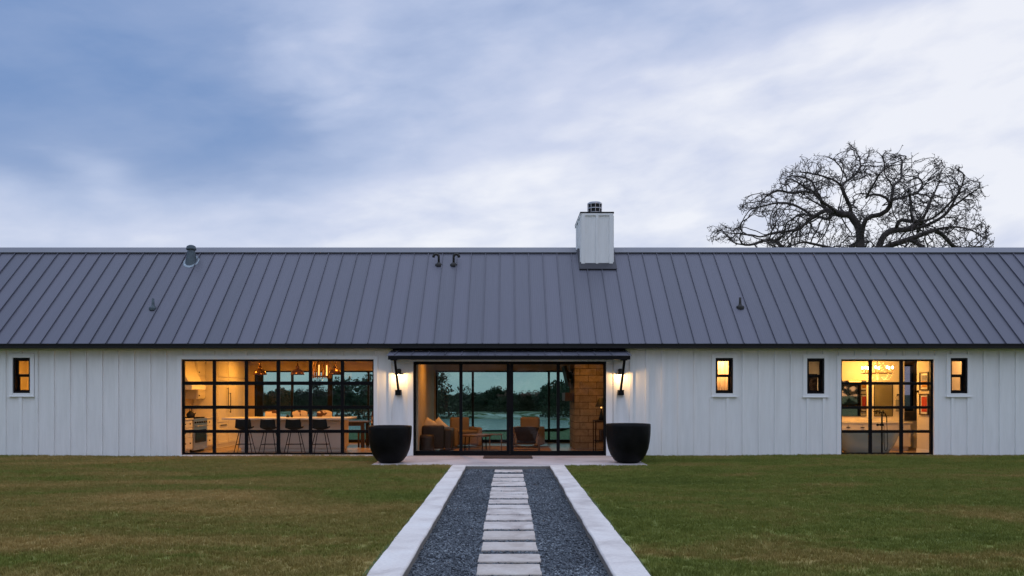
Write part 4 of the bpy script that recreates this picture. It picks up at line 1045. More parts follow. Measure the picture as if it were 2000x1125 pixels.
for sx in (-2.22, -1.56):
    for sy in (21.04, 22.02): MB().lathe([(.02, 0), (.028, .10)], (sx, sy, 0), 10).build('leg', M['darkwood'], sf)
def cushion(name, c, s, rot, lab, m):
    b = MB(); n = 10; T = Matrix.Translation(c) @ Matrix.Rotation(rot[0], 4, 'X') @ Matrix.Rotation(rot[1], 4, 'Y')
    for sg in (1, -1):
        for j in range(n + 1):
            for i in range(n + 1):
                u, v = -1 + 2 * i / n, -1 + 2 * j / n; h = ((1 - u ** 4) * (1 - v ** 4)) ** .5
                p = T @ Vector((u * s * (1 - .08 * (1 - v * v) * abs(u) ** 3), sg * .075 * h, v * s * (1 - .08 * (1 - u * u)))); b.v.append(tuple(p))
    N = (n + 1) ** 2
    for L_ in (0, 1):
        for j in range(n):
            for i in range(n):
                a = L_ * N + j * (n + 1) + i; q = (a, a + 1, a + n + 2, a + n + 1); b.f.append(q if not L_ else q[::-1])
    o = b.build(name, m, smooth=True); rebase(o, (c[0], c[1], c[2] - s)); tag(o, lab, 'cushion', 'cushions on the sofa'); return o
cushion('cushion', (-2.12, 21.38, .68), .2, (R(-12), R(28)), 'cream cushion on the sofa, nearer the wall', M['pillow'])
cushion('cushion', (-1.88, 21.40, .67), .2, (R(-14), R(44)), 'cream cushion on the sofa, second from the wall', M['pillow'])
ot = thing('ottoman', 'brown ribbed ottoman behind the sofa back', 'ottoman', (-2.12, 20.62, 0))
m = MB(); n = 48; pr = [(.0, .02), (.185, .02), (.19, .06), (.19, .44), (.17, .49), (.001, .50)]
m.lathe([(max(r_, .001), z_) for r_, z_ in pr], (-2.12, 20.62, 0), n); m.build('body', M['brownfab'], ot, smooth=True)
MB().lathe([(.193, .40), (.196, .41), (.196, .43), (.193, .44)], (-2.12, 20.62, 0), n).build('piping', M['darkwood'], ot, smooth=True)
def armchair(x, y, rz_, lab):
    t = thing('armchair', lab, 'armchair', (x, y, 0), 'tan armchairs'); t.rotation_euler = (0, 0, 0)
    def bb(name, b, bev=.05):
        Rm = Matrix.Translation((x, y, 0)) @ Matrix.Rotation(rz_, 4, 'Z'); return MB().box(*b, T=Rm).build(name, M['tanfab'], t, bevel=bev)
    bb('seat', (-.29, .29, -.40, .26, .10, .43)); bb('backrest', (-.29, .29, .22, .42, .30, .88), .06); bb('armrest', (-.44, -.295, -.42, .40, .06, .60)); bb('armrest', (.295, .44, -.42, .40, .06, .60))
    bb('cushion', (-.28, .28, -.42, .22, .435, .52), .035)
    return t
armchair(PX(905, 22.9), 22.9, R(24), 'tan armchair left of the round coffee table')
armchair(PX(1030, 23.1), 23.1, R(-16), 'tan armchair behind the dark lounge chair')
ct = thing('coffee_table', 'round wooden coffee table on thin black legs', 'table', (PX(929, 21.75), 21.75, 0))
cx, cyy = PX(929, 21.75), 21.75
MB().lathe([(.001, .40), (.43, .40), (.44, .41), (.44, .44), (.43, .45), (.001, .45)], (cx, cyy, 0), 40).build('tabletop', M['wood'], ct, smooth=False)
for k in range(4):
    a = k * math.pi / 2 + .6; MB().tube([(cx + .33 * math.cos(a), cyy + .33 * math.sin(a), .4), (cx + .35 * math.cos(a), cyy + .35 * math.sin(a), .013)], .015, 8).build('leg', M['black'], ct)
st = thing('side_table', 'small square wooden side table beside the coffee table', 'table', (PX(968, 21.6), 21.6, 0)); x = PX(968, 21.6)
MB().box(x - .18, x + .18, 21.42, 21.78, .44, .465).build('tabletop', M['wood'], st, bevel=.004)
for sx in (-.16, .16):
    for sy in (-.16, .16): MB().box(x + sx - .012, x + sx + .012, 21.6 + sy - .012, 21.6 + sy + .012, .013, .439).build('leg', M['wood'], st)
# low bentwood lounge chair, back towards us
lx, ly = PX(1028, 21.0), 21.05
lc = thing('lounge_chair', 'dark leather lounge chair with bentwood arms, its back to the door', 'lounge chair', (lx, ly, 0))
m = MB(); n = 8
for th in (0, .05):
    for j in range(6):
        for k in range(n):
            u = -1 + 2 * k / (n - 1); a = j / 5; w = .235 + .10 * a
            m.v.append((lx + u * w, ly - .12 - .22 * a + .06 * u * u + th, .30 + .40 * a - .02 * u * u * a))
for L_ in (0, 1):
    for j in range(5):
        for k in range(n - 1):
            a = L_ * 6 * n + j * n + k; q = (a, a + 1, a + n + 1, a + n); m.f.append(q if not L_ else q[::-1])
ring = list(range(n)) + [j * n + n - 1 for j in range(1, 6)] + [5 * n + k for k in range(n - 2, -1, -1)] + [j * n for j in range(4, 0, -1)]
for a, b in zip(ring, ring[1:] + ring[:1]): m.f.append((b, a, a + 6 * n, b + 6 * n))
m.build('backrest', M['brownfab'], lc, smooth=False)
MB().box(lx - .26, lx + .26, ly - .10, ly + .42, .24, .33).build('seat', M['brownfab'], lc, bevel=.03)
for s in (-1, 1):
    m = MB(); m.tube([(lx + s * .30, ly - .36, .45), (lx + s * .335, ly - .28, .30), (lx + s * .345, ly - .15, .12), (lx + s * .345, ly + .02, .03), (lx + s * .34, ly + .28, .03), (lx + s * .34, ly + .42, .12), (lx + s * .34, ly + .40, .40), (lx + s * .33, ly + .2, .50), (lx + s * .31, ly - .1, .52)], .017, 8)
    m.build('bentwood_arm', M['wood'], lc, smooth=True)
m = MB(); m.tube([(lx - .30, ly - .12, .20), (lx, ly - .16, .16), (lx + .30, ly - .12, .20)], .014, 8); m.tube([(lx - .33, ly + .3, .06), (lx + .33, ly + .3, .06)], .014, 8); m.build('stretcher', M['wood'], lc, smooth=True)
# television on the fireplace
tv = thing('television', 'black television tilted forward on the stone fireplace', 'television', (1.7, 22.95, 2.0))
T = Matrix.Translation((1.70, 0, 2.07)) @ Matrix.Rotation(R(-12), 4, 'Y')
MB().box(-.035, .035, 22.40, 23.55, -.31, .31, T=T).build('screen', M['black'], tv, bevel=.006)
MB().box(1.72, 1.878, 22.9, 23.05, 2.0, 2.2).build('bracket', M['black'], tv)
# console table with lamp at the right
tx, ty = PX(1173, 21.1), 21.1
cs = thing('console_table', 'tall narrow black console table before the stone wall', 'table', (tx, ty, 0))
MB().box(tx - .18, tx + .18, ty - .3, ty + .3, .83, .86).build('tabletop', M['black'], cs)
for sx in (-.165, .165):
    for sy in (-.28, .28): MB().box(tx + sx - .011, tx + sx + .011, ty + sy - .011, ty + sy + .011, .001, .829).build('leg', M['black'], cs)
MB().box(tx - .153, tx + .153, ty - .26, ty + .26, .30, .32).build('shelf', M['black'], cs)
MB().box(tx - .02, tx + .15, ty - .2, ty + .2, .321, .60).build('basket', M['darkwood'], cs, bevel=.01)
tl = thing('table_lamp', 'black table lamp glowing on the console table', 'lamp', (tx + .02, ty, .861))
MB().lathe([(.001, 0), (.07, 0), (.075, .03), (.05, .12), (.03, .22), (.015, .27), (.012, .36)], (tx + .02, ty, .861), 16).build('base', M['black'], tl, smooth=True)
MB().lathe([(.17, .36), (.07, .60), (.068, .60), (.165, .362)], (tx + .02, ty, .861), 24).build('lamp_shade', M['shade'], tl, smooth=True)
MB().ball((tx + .02, ty, 1.20), .022, 8).build('bulb', M['bulb_soft'], tl, smooth=True)
p = point('table_lamp_light', (tx + .02, ty, 1.19), 5, (1, .5, .15), .03)

# ================================================================ BATHROOM
room_light('recessed ceiling light at the bathroom window', 9.4, 20.7, CZ, .2, .2, 30)
vn = thing('vanity', 'cream bathroom vanity with drawers and black cup pulls', 'vanity', (9.8, 21.9, 0))
MB().box(8.66, 11.10, 21.70, 22.148, .10, .752).box(8.7, 11.06, 21.76, 22.14, .001, .099).build('carcass', M['cab'], vn)
for i, (a, b) in enumerate(((8.68, 9.36), (9.38, 9.76), (9.78, 10.16), (10.18, 11.08))):
    MB().box(a, b, 21.68, 21.699, .56, .735).build('drawer', M['cab'], vn, bevel=.004); MB().box(a, b, 21.68, 21.699, .13, .54).build('drawer', M['cab'], vn, bevel=.004)
for px in (1656.5, 1684.5, 1760):
    xx = PX(px, 21.68)
    pulls = MB(); pulls.lathe([(.001, .0), (.05, -.004), (.055, -.018)], (0, 0, 0), 16, T=Matrix.Translation((xx, 21.677, .655)) @ Matrix.Diagonal((1, .35, 1.3, 1)))
    pulls.box(xx - .05, xx + .05, 21.655, 21.679, .64, .652); pulls.build('cup_pull', M['black'], vn)
MB().box(8.63, 11.13, 21.66, 22.148, .753, .79).box(8.63, 11.13, 22.13, 22.148, .791, .90).build('countertop', M['counter'], vn, bevel=.003)
def wall_mirror(x0, x1, z0, z1, lab):
    t = thing('wall_mirror', lab, 'mirror', ((x0 + x1) / 2, 22.14, z0), 'mirrors above the vanity')
    MB().box(x0, x1, 22.128, 22.134, z0, z1).build('mirror_glass', M['mirror'], t)
    MB().box(x0 - .012, x0, 22.122, 22.149, z0 - .012, z1 + .012).box(x1, x1 + .012, 22.122, 22.149, z0 - .012, z1 + .012).box(x0, x1, 22.122, 22.149, z1, z1 + .012).box(x0, x1, 22.122, 22.149, z0 - .012, z0).build('frame', M['black'], t)
wall_mirror(8.75, 10.06, .95, 1.93, 'wide wall mirror over the vanity reflecting the windows and pictures')
wall_mirror(10.30, 10.80, .95, 1.89, 'narrow wall mirror over the vanity, beside the towel ring')
tr_ = thing('towel_ring', 'black towel ring on the bathroom wall with a grey towel', 'towel ring', (PX(1755, 22.1), 22.1, 1.5)); x = PX(1754.5, 22.1)
MB().tube([(x + .07 * math.cos(a), 22.09, 1.46 + .07 * math.sin(a)) for a in [2 * math.pi * k / 20 for k in range(21)]], .006, 6).box(x - .02, x + .02, 22.08, 22.149, 1.52, 1.56).build('ring', M['black'], tr_)
o = MB().box(x - .085, x + .085, 22.065, 22.10, 1.07, 1.40).build('towel', M['towel'], bevel=.012); rebase(o, (x, 22.08, 1.07)); tag(o, 'grey towel hanging from the bathroom towel ring', 'towel')
# freestanding tub
tb = thing('bathtub', 'pale freestanding oval bathtub behind the bathroom glazing', 'bathtub', (9.45, 20.78, 0))
m = MB(); n = 48; prof = [(.58, 0), (.66, .02), (.80, .18), (.92, .40), (.99, .55), (1.0, .575), (.975, .578), (.90, .50), (.74, .16), (.5, .12), (.001, .12)]
for r_, z in prof:
    for k in range(n):
        a = 2 * math.pi * k / n; ex = abs(math.cos(a)) ** .8 * (1 if math.cos(a) > 0 else -1); ey = abs(math.sin(a)) ** .8 * (1 if math.sin(a) > 0 else -1)
        m.v.append((9.45 + ex * .86 * r_, 20.78 + ey * .40 * r_, z))
for i in range(len(prof) - 1):
    for k in range(n): a = i * n + k; b = i * n + (k + 1) % n; m.f.append((a, b, b + n, a + n))
m.build('shell', M['tub'], tb, smooth=True)
fx, fy = PX(1722.5, 20.26), 20.26
ff = thing('tub_filler', 'black floor standing tub filler with hand shower hose', 'tap', (fx, fy, 0))
m = MB(); m.tube([(fx, fy, 0), (fx, fy, 1.04), (fx - .01, fy + .02, 1.10), (fx - .05, fy + .12, 1.13), (fx - .10, fy + .24, 1.10)], .020, 10); m.lathe([(.001, 0), (.06, 0), (.055, .02), (.02, .03)], (fx, fy, 0), 16); m.box(fx - .035, fx + .035, fy - .035, fy + .035, .74, .80); m.build('column', M['black'], ff, smooth=False)
m = MB(); m.tube([(fx - .16, fy, 1.10), (fx + .05, fy, 1.10)], .016, 8)
for q in (-.15, -.06, .03): m.beam((fx + q, fy, 1.05), (fx + q, fy, 1.15), .022, .022)
m.tube([(fx - .10, fy, .77), (fx - .02, fy, .77)], .020, 8); m.ball((fx - .11, fy, .77), .035, 8); m.build('valve_handle', M['black'], ff)
m = MB(); m.tube([(fx + .02, fy - .02, 1.12), (fx + .07, fy - .03, 1.06), (fx + .11, fy - .03, .95), (fx + .11, fy - .03, .84)], [.012, .014, .014, .016], 8)
m.tube([(fx + .11, fy - .03, .84), (fx + .125, fy - .03, .55), (fx + .135, fy - .03, .25), (fx + .115, fy - .03, .13), (fx + .08, fy - .03, .10), (fx + .05, fy - .03, .14), (fx + .04, fy - .03, .35), (fx + .04, fy - .03, .75)], .008, 8); m.build('hand_shower', M['black'], ff, smooth=True)
# pictures on the right wall
def picture(y0, y1, z0, z1, lab, cols):
    t = thing('picture_frame', lab, 'picture', (10.79, (y0 + y1) / 2, z0), 'framed pictures on the bathroom wall')
    b = .03; x0, x1 = 10.76, 10.799
    MB().box(x0, x1, y0, y0 + b, z0, z1).box(x0, x1, y1 - b, y1, z0, z1).box(x0, x1, y0 + b, y1 - b, z0, z0 + b).box(x0, x1, y0 + b, y1 - b, z1 - b, z1).build('frame', M['darkwood'], t)
    MB().box(10.785, 10.798, y0 + b, y1 - b, z0 + b, z1 - b).build('mat_board', M['whiteref'], t)
    yc0, yc1 = y0 + .085, y1 - .085; h = (z1 - z0 - .16) / len(cols)
    for k, c in enumerate(cols):
        MB().box(10.780, 10.7845, yc0, yc1, z0 + .08 + k * h, z0 + .08 + (k + 1) * h).build('print', mat('print_ink', c, .8, vary=.3, vscale=14), t)
picture(20.19, 20.62, 1.66, 2.13, 'framed print of grey and yellow, upper on the bathroom wall', [(.55, .26, .03), (.30, .30, .36)])
picture(20.19, 20.62, 1.02, 1.57, 'framed red print, lower on the bathroom wall', [(.45, .04, .02)])
o = MB().box(10.74, 10.799, 20.70, 20.74, 1.60, 1.66).build('wall_hook', M['black'], bevel=.005); rebase(o, (10.77, 20.72, 1.6)); tag(o, 'small black hook on the bathroom wall beside the pictures', 'hook')
# chandelier
cx, cyy = PX(1713.5, 21.3), 21.3
bch = thing('bathroom_chandelier', 'iron ring chandelier with candle bulbs and hanging crystals over the tub', 'chandelier', (cx, cyy, 1.95))
zr = PZ(729, 21.3)
MB().tube([(cx + .40 * math.cos(a), cyy + .40 * math.sin(a), zr) for a in [2 * math.pi * k / 36 for k in range(37)]], .012, 8).tube([(cx, cyy, 2.717), (cx, cyy, zr + .1)], .006, 6).build('ring', M['darkwood'], bch)
for k in range(8):
    a = 2 * math.pi * k / 8 + .25; x, y = cx + .37 * math.cos(a), cyy + .37 * math.sin(a)
    MB().lathe([(.001, .01), (.030, .012), (.012, .03), (.010, .11), (.001, .111)], (x, y, zr), 10).build('candle', M['brass'], bch)
    MB().ball((x, y, zr + .15), .024, 8, (1, 1, 1.5)).build('bulb', M['bulb_hot'], bch, smooth=True)
m = MB(); rr = random.Random(2)
for k in range(8):
    a = 2 * math.pi * k / 8
    for i in range(9):
        s = i / 8; r_ = .38 * (1 - s) ** 1.6 + .03; m.ball((cx + r_ * math.cos(a), cyy + r_ * math.sin(a), zr + .02 + s * .5), .011, 5)
        if i < 8: s2 = i / 8; r_ = .38 - .25 * s2; m.ball((cx + r_ * math.cos(a + .3), cyy + r_ * math.sin(a + .3), zr - .16 * math.sin(math.pi * s2 * .9) - rr.uniform(0, .02)), .011, 5)
m.build('crystal_strands', M['crystal'], bch)
p = point('chandelier_light', (cx, cyy, zr + .12), 48, (1, .47, .07), .25)
p = point('chandelier_light', (cx, cyy + .3, zr - .1), 22, (1, .47, .07), .2)
# stool and toilet
t = thing('toilet', 'white toilet in the dim nook right of the vanity', 'toilet', (11.72, 22.7, 0))
MB().lathe([(.12, 0), (.13, .05), (.11, .2), (.19, .36), (.21, .40), (.001, .41)], (11.75, 22.75, 0), 24).build('bowl', M['whiteref'], t, smooth=True)
MB().box(11.56, 11.96, 22.97, 23.15, .38, .78).build('tank', M['whiteref'], t, bevel=.02)
MB().lathe([(.001, .435), (.2, .43), (.215, .412), (.001, .411)], (11.75, 22.75, 0), 24).build('lid', M['whiteref'], t, smooth=True)
# small rooms behind the sash windows
room_light('recessed ceiling light in the room at the left end', -12.6, 21.0, CZ, .2, .2, 40, (1, .40, .05))
room_light('recessed ceiling light in the room right of the porch', 5.5, 20.38, CZ, .2, .2, 26, (1, .50, .17))
room_light('recessed ceiling light in the closet at the right end', 12.2, 20.45, CZ, .15, .15, 14, (1, .50, .16))
sh = thing('bookshelf', 'dark shelves seen through the leftmost small window', 'shelf', (-12.6, 22.0, 0))
for z in (1.31, 1.695, 1.765, 1.85, 2.18): MB().box(-13.3, -11.9, 21.9, 22.09, z, z + .04).build('shelf_board', M['darkwood'], sh)
for x in (-13.34, -11.9): MB().box(x, x + .04, 21.95, 22.095, .001, 2.3).build('side_panel', M['darkwood'], sh)
cu = MB(); n = 40
for z in (0.95, 2.6):
    for k in range(n + 1): cu.v.append((5.25 + .75 * k / n, 20.62 + .02 * math.sin(k * 1.1), z))
for k in range(n): cu.f.append((k, k + 1, n + 2 + k, n + 1 + k))
o = cu.build('curtain', M['pillow'], smooth=True); md = o.modifiers.new('s', 'SOLIDIFY'); md.thickness = .004
rebase(o, (5.6, 20.62, .95)); tag(o, 'pale curtain behind the small window right of the porch', 'curtain')
part('interior_door', M['darkwood'], [(7.9, 8.25, 21.0, 21.05, 0, 2.1)])
ls = thing('lit_wall_sconce', 'glowing glass wall sconce seen through the narrow window', 'wall lamp', (PX(1586, 21.4), 21.4, 1.8)); x = PX(1586, 21.4)
MB().lathe([(.001, 0), (.045, .01), (.055, .15), (.05, .2), (.001, .21)], (x, 21.4, 1.70), 16).build('glass_shade', M['bulb_hot'], ls, smooth=True)
MB().tube([(x, 21.4, 1.70), (x, 21.4, 1.62), (x, 22.0, 1.60), (x, 22.199, 1.62)], .012, 8).build('arm', M['brass'], ls)
point('sconce_light', (x, 21.33, 1.80), 10, (1, .55, .2), .08)
part('shower_panel', M['greywall'], [(8.06, 8.279, 21.8, 21.84, 0, 2.4)])

# ================================================================ THE BARE OAK BEHIND THE ROOF
def oak():
    OY = 45.0; s = OY / F
    r = np.random.default_rng(11)
    def cp(x, y, d=0):      # point of the traced limb, set at its own depth in the crown
        k = s * (OY + d) / OY; return np.array([(1360 + x / 3.226 - 992) * k, OY + d, EYE + (769 - 270 - y / 3.226) * k])
    base = np.array([cp(1085, 0)[0], OY, gz(0, OY) - .1])
    nodes = [base]; par = [-1]
    def chain(pts, start=None, step=.28, wob=.05):
        """pts: list of world points; attaches to the nearest existing node when start is None"""
        A = np.array(nodes); d = ((A - pts[0]) ** 2).sum(1); cur = int(d.argmin()) if start is None else start
        pts = [nodes[cur]] + [np.array(p) for p in pts]
        for a, b in zip(pts[:-1], pts[1:]):
            L = np.linalg.norm(b - a); n = max(1, int(L / step))
            for i in range(1, n + 1):
                nodes.append(a + (b - a) * i / n + r.normal(0, wob, 3) * (1 if i < n else .3)); par.append(cur); cur = len(nodes) - 1
        return cur
    def limb(xy, d0, d1, start=None):
        n = len(xy); return chain([cp(x, y, d0 + (d1 - d0) * i / max(1, n - 1)) for i, (x, y) in enumerate(xy)], start)
    fork = chain([base + (0, 0, 1.5), base + (-.1, .1, 3.0), base + (.0, 0, 4.3)], 0)
    t1 = limb([(1060, 1000), (1040, 850), (1038, 720), (1035, 630), (1030, 570), (990, 520), (970, 480)], 0, .3, fork)
    limb([(985, 440), (950, 400), (930, 350), (912, 300), (860, 255), (790, 235), (700, 222), (620, 215)], .3, -1.2, t1)
    limb([(912, 300), (945, 270), (990, 240), (1040, 170), (1010, 90)], .3, 1.4)
    limb([(905, 300), (930, 240), (915, 190), (860, 130), (800, 110)], .2, -1.5)
    limb([(970, 480), (930, 490), (870, 470), (820, 452), (770, 470), (740, 495), (690, 460), (640, 430), (560, 400), (480, 405), (400, 430), (330, 452), (270, 420)], .3, 2.2)
    limb([(820, 452), (790, 400), (770, 350), (740, 300), (690, 240), (640, 240), (560, 235)], .9, 1.9)
    limb([(770, 350), (690, 330), (610, 350), (540, 330), (480, 340), (430, 350)], .8, -.8)
    limb([(740, 495), (700, 530), (640, 575), (540, 592), (470, 600), (400, 622)], 1.2, -.6)
    limb([(1038, 630), (1050, 560), (1060, 500), (1100, 485), (1160, 490), (1205, 462), (1225, 420), (1200, 370), (1120, 350), (1040, 340), (980, 370)], 0, -1.6)
    limb([(1060, 500), (1020, 470), (1065, 420), (1105, 365)], -.3, .6)
    limb([(1225, 410), (1250, 340), (1230, 270), (1185, 230), (1190, 150), (1150, 95)], -1.2, -2.0)
    limb([(1240, 300), (1300, 240), (1290, 170), (1330, 110)], -1.3, .5)
    limb([(1225, 400), (1300, 370), (1390, 350), (1430, 290), (1400, 230)], -1.2, 1.2)
    f2 = limb([(1090, 1000), (1110, 850), (1130, 740), (1150, 670), (1175, 605), (1230, 578), (1300, 578), (1370, 570)], .2, 1.2, fork)
    limb([(1400, 520), (1460, 450), (1475, 380), (1500, 330), (1530, 270), (1530, 190), (1490, 120)], 1.2, 2.6, f2)
    limb([(1265, 565), (1262, 510), (1235, 460), (1230, 400)], .8, .3)
    limb([(1370, 570), (1450, 555), (1500, 520), (1560, 500), (1600, 440), (1640, 370), (1680, 300), (1690, 240)], 1.2, 0)
    limb([(1600, 440), (1680, 390), (1760, 330), (1790, 280)], .6, -1)
    f3 = limb([(1110, 860), (1140, 730), (1190, 688), (1260, 665), (1340, 640), (1430, 600), (1500, 580), (1600, 560), (1690, 570), (1770, 600), (1850, 640)], .1, -2.4, fork)
    limb([(1340, 640), (1400, 660), (1440, 700), (1500, 740), (1600, 760), (1750, 740)], -.9, -1.8)
    limb([(1500, 580), (1570, 620), (1620, 690), (1700, 700), (1800, 680)], -1.4, 1)
    f4 = limb([(1060, 1000), (1020, 850), (960, 760), (880, 700), (800, 680), (720, 665), (650, 655), (600, 670), (560, 700)], .1, -1.5, fork)
    limb([(880, 700), (800, 740), (700, 760), (600, 740), (545, 690), (510, 650), (460, 632), (415, 645), (370, 672), (300, 672), (230, 650), (185, 610)], -.8, -2.6)
    limb([(230, 650), (185, 600), (190, 550), (150, 570)], -2.5, -2.2); limb([(300, 672), (250, 640), (285, 590), (270, 540)], -2.5, -3)
    limb([(960, 700), (980, 665), (1040, 655), (1100, 650)], .2, 1.6)
    for k in range(9):       # limbs towards and away from the house, hidden among the others
        a = r.uniform(.35, 2.8) * (1 if k % 2 else -1); L = r.uniform(4.5, 6.5)
        st = np.array(nodes[t1 if k % 3 else f2]); e = st + np.array([math.cos(a) * L * .8, math.sin(a) * L, r.uniform(.5, 2.6)])
        chain([st + (e - st) * .3 + (0, 0, -.3), st + (e - st) * .65, e], None)
    # attractors in the crown's volume
    top = [(1383, 470), (1392, 447), (1410, 437), (1445, 425), (1440, 400), (1475, 378), (1490, 372), (1520, 355), (1535, 325), (1590, 303), (1640, 292), (1665, 284), (1700, 296), (1745, 298), (1775, 296), (1783, 325), (1797, 345), (1812, 335), (1820, 300), (1845, 312), (1880, 330), (1905, 350), (1922, 375), (1916, 400), (1930, 440), (1942, 470), (1944, 520)]
    tx = np.array([p[0] for p in top]); ty = np.array([p[1] for p in top])
    att = []
    while len(att) < 5400:
        px = r.uniform(1380, 1943); y0 = np.interp(px, tx, ty) + 6 + 11 * math.sin(px * .11 + 2 * math.sin(px * .037)) * (1 if px > 1500 else .4); py = r.uniform(y0, 560)
        if r.random() > .45 + .55 * math.exp(-(py - y0) / 70): continue
        if 1452 < px < 1505 and 422 < py < 472: continue
        if px < 1500 and py > 476: continue
        if 1430 < px < 1470 and 415 < py < 430: continue
        if 1788 < px < 1812 and py < 372: continue
        if 1625 < px < 1725 and 372 < py < 412 and r.random() < .75: continue
        w_ = math.sin(px * .071 + 1.3 * math.sin(py * .05)) * math.sin(py * .093 + 1.7 * math.sin(px * .033))
        if w_ < -.25 and r.random() < .72: continue
        c = (px - 1668) / 290; hh = max(0.02, 1 - c * c) ** .5; hv = np.clip((py - y0) / 110, 0, 1) ** .5
        d = r.uniform(-1, 1) * 6.5 * hh * max(.25, hv)
        q_ = s * (OY + d) / OY
        att.append(((px - 992) * q_, OY + d, EYE + (769 - py) * q_))
    att = np.array(att)
    N = np.array(nodes)
    # nearest node of each attractor, updated as nodes are added
    nd_ = np.full(len(att), 1e9); ni = np.zeros(len(att), int)
    for i0 in range(0, len(N), 200):
        D = ((att[:, None, :] - N[None, i0:i0 + 200]) ** 2).sum(2); k = D.argmin(1); m = D[np.arange(len(att)), k]; u = m < nd_; nd_[u] = m[u]; ni[u] = k[u] + i0
    alive = np.ones(len(att), bool); kids = {}; cen = np.array([cp(1060, 0)[0], OY, 8.2])
    step = .16; kill = .21; infl = 3.0
    for it in range(140):
        act = alive & (nd_ < infl ** 2)
        if not act.any(): break
        idx = np.where(act)[0]; by = {}
        for a in idx: by.setdefault(ni[a], []).append(a)
        new = []
        for n_, al in by.items():
            p = nodes[n_]; v = (att[al] - p); v /= np.linalg.norm(v, axis=1)[:, None] + 1e-9; g = v.sum(0)
            L = np.linalg.norm(g)
            if L < 1e-6: continue
            pd_ = p - nodes[par[n_]]; pd_ = pd_ / (np.linalg.norm(pd_) + 1e-9); out = p - cen; out = out / (np.linalg.norm(out) + 1e-9)
            g = g / L + pd_ * (.30 if not kids.get(n_, 0) else 0) + out * .38 + np.array([0, 0, .14]) + r.normal(0, .40, 3); g /= np.linalg.norm(g)
            if kids.get(n_, 0) >= 3: alive[al[0]] = False; continue
            kids[n_] = kids.get(n_, 0) + 1
            nodes.append(p + g * step); par.append(n_); new.append(len(nodes) - 1)
        if not new: continue
        NN = np.array([nodes[k] for k in new]); ii = np.where(alive)[0]
        D = ((att[ii][:, None, :] - NN[None]) ** 2).sum(2); k = D.argmin(1); m = D[np.arange(len(ii)), k]; u = m < nd_[ii]
        nd_[ii[u]] = m[u]; ni[ii[u]] = np.array(new)[k[u]]
        alive &= nd_ > kill ** 2
        if len(nodes) > 24000: break
    n = len(nodes); ch = [[] for _ in range(n)]
    for i in range(1, n): ch[par[i]].append(i)
    rad = np.zeros(n)
    for i in range(n - 1, -1, -1):
        if not ch[i]: rad[i] = .0125
        else: rad[i] = (sum(rad[c] ** 2.55 for c in ch[i])) ** (1 / 2.55)
    rad = np.minimum(rad * (1 + .12 * np.clip((rad - .03) / .08, 0, 1)), .55); 
    mb = MB(); tw = MB(); stack = [0]
    P = [Vector(p) for p in nodes]
    done = []
    q = [(0, None)]
    while q:
        st, pr = q.pop(); pts = []; rs = []
        if pr is not None: pts.append(P[pr]); rs.append(min(rad[pr], rad[st] * 1.15))
        c = st
        while True:
            pts.append(P[c]); rs.append(rad[c])
            if not ch[c]: break
            m_ = max(ch[c], key=lambda k: rad[k])
            for o_ in ch[c]:
                if o_ != m_: q.append((o_, c))
            c = m_
        if len(pts) < 2: continue
        if len(pts) > 3:   # smooth the zigzag of thick limbs a little
            sm = [pts[0]] + [(pts[i - 1] + pts[i] * 2 + pts[i + 1]) / 4 for i in range(1, len(pts) - 1)] + [pts[-1]]; pts = sm
        mx = max(rs); mb.tube(pts, rs, 10 if mx > .2 else 6 if mx > .06 else 4 if mx > .03 else 3, cap=mx > .03)
    rr = random.Random(4)
    tips = [i for i in range(n) if not ch[i] or (rad[i] < .03 and rr.random() < .35)]
    for i in tips:
        if nodes[i][2] < 9.0: continue
        for k in range(rr.choice((1, 2, 2, 3))):
            d = Vector((rr.gauss(0, 1), rr.gauss(0, 1), rr.gauss(.35, .8))).normalized(); L = rr.uniform(.07, .24); p = P[i]
            mid = p + d * L * .5 + Vector((rr.gauss(0, .03), rr.gauss(0, .03), rr.gauss(0, .03))); tw.tube([p, mid, p + d * L], [.013, .010, .007], 3, cap=False)
            if rr.random() < .7:   # a last curled leaf
                c = p + d * L; a = Vector((rr.gauss(0, 1), rr.gauss(0, 1), rr.gauss(0, 1))).normalized() * rr.uniform(.03, .055); b = Vector((rr.gauss(0, 1), rr.gauss(0, 1), rr.gauss(0, 1))).normalized() * .022
                tw.quad(c - a, c + b, c + a, c - b)
    t = thing('oak_tree', 'large bare spreading oak tree rising behind the right side of the roof', 'tree', tuple(base))
    mb.build('trunk', M['bark'], t, smooth=True); tw.build('twigs', M['bark'], t)
oak()

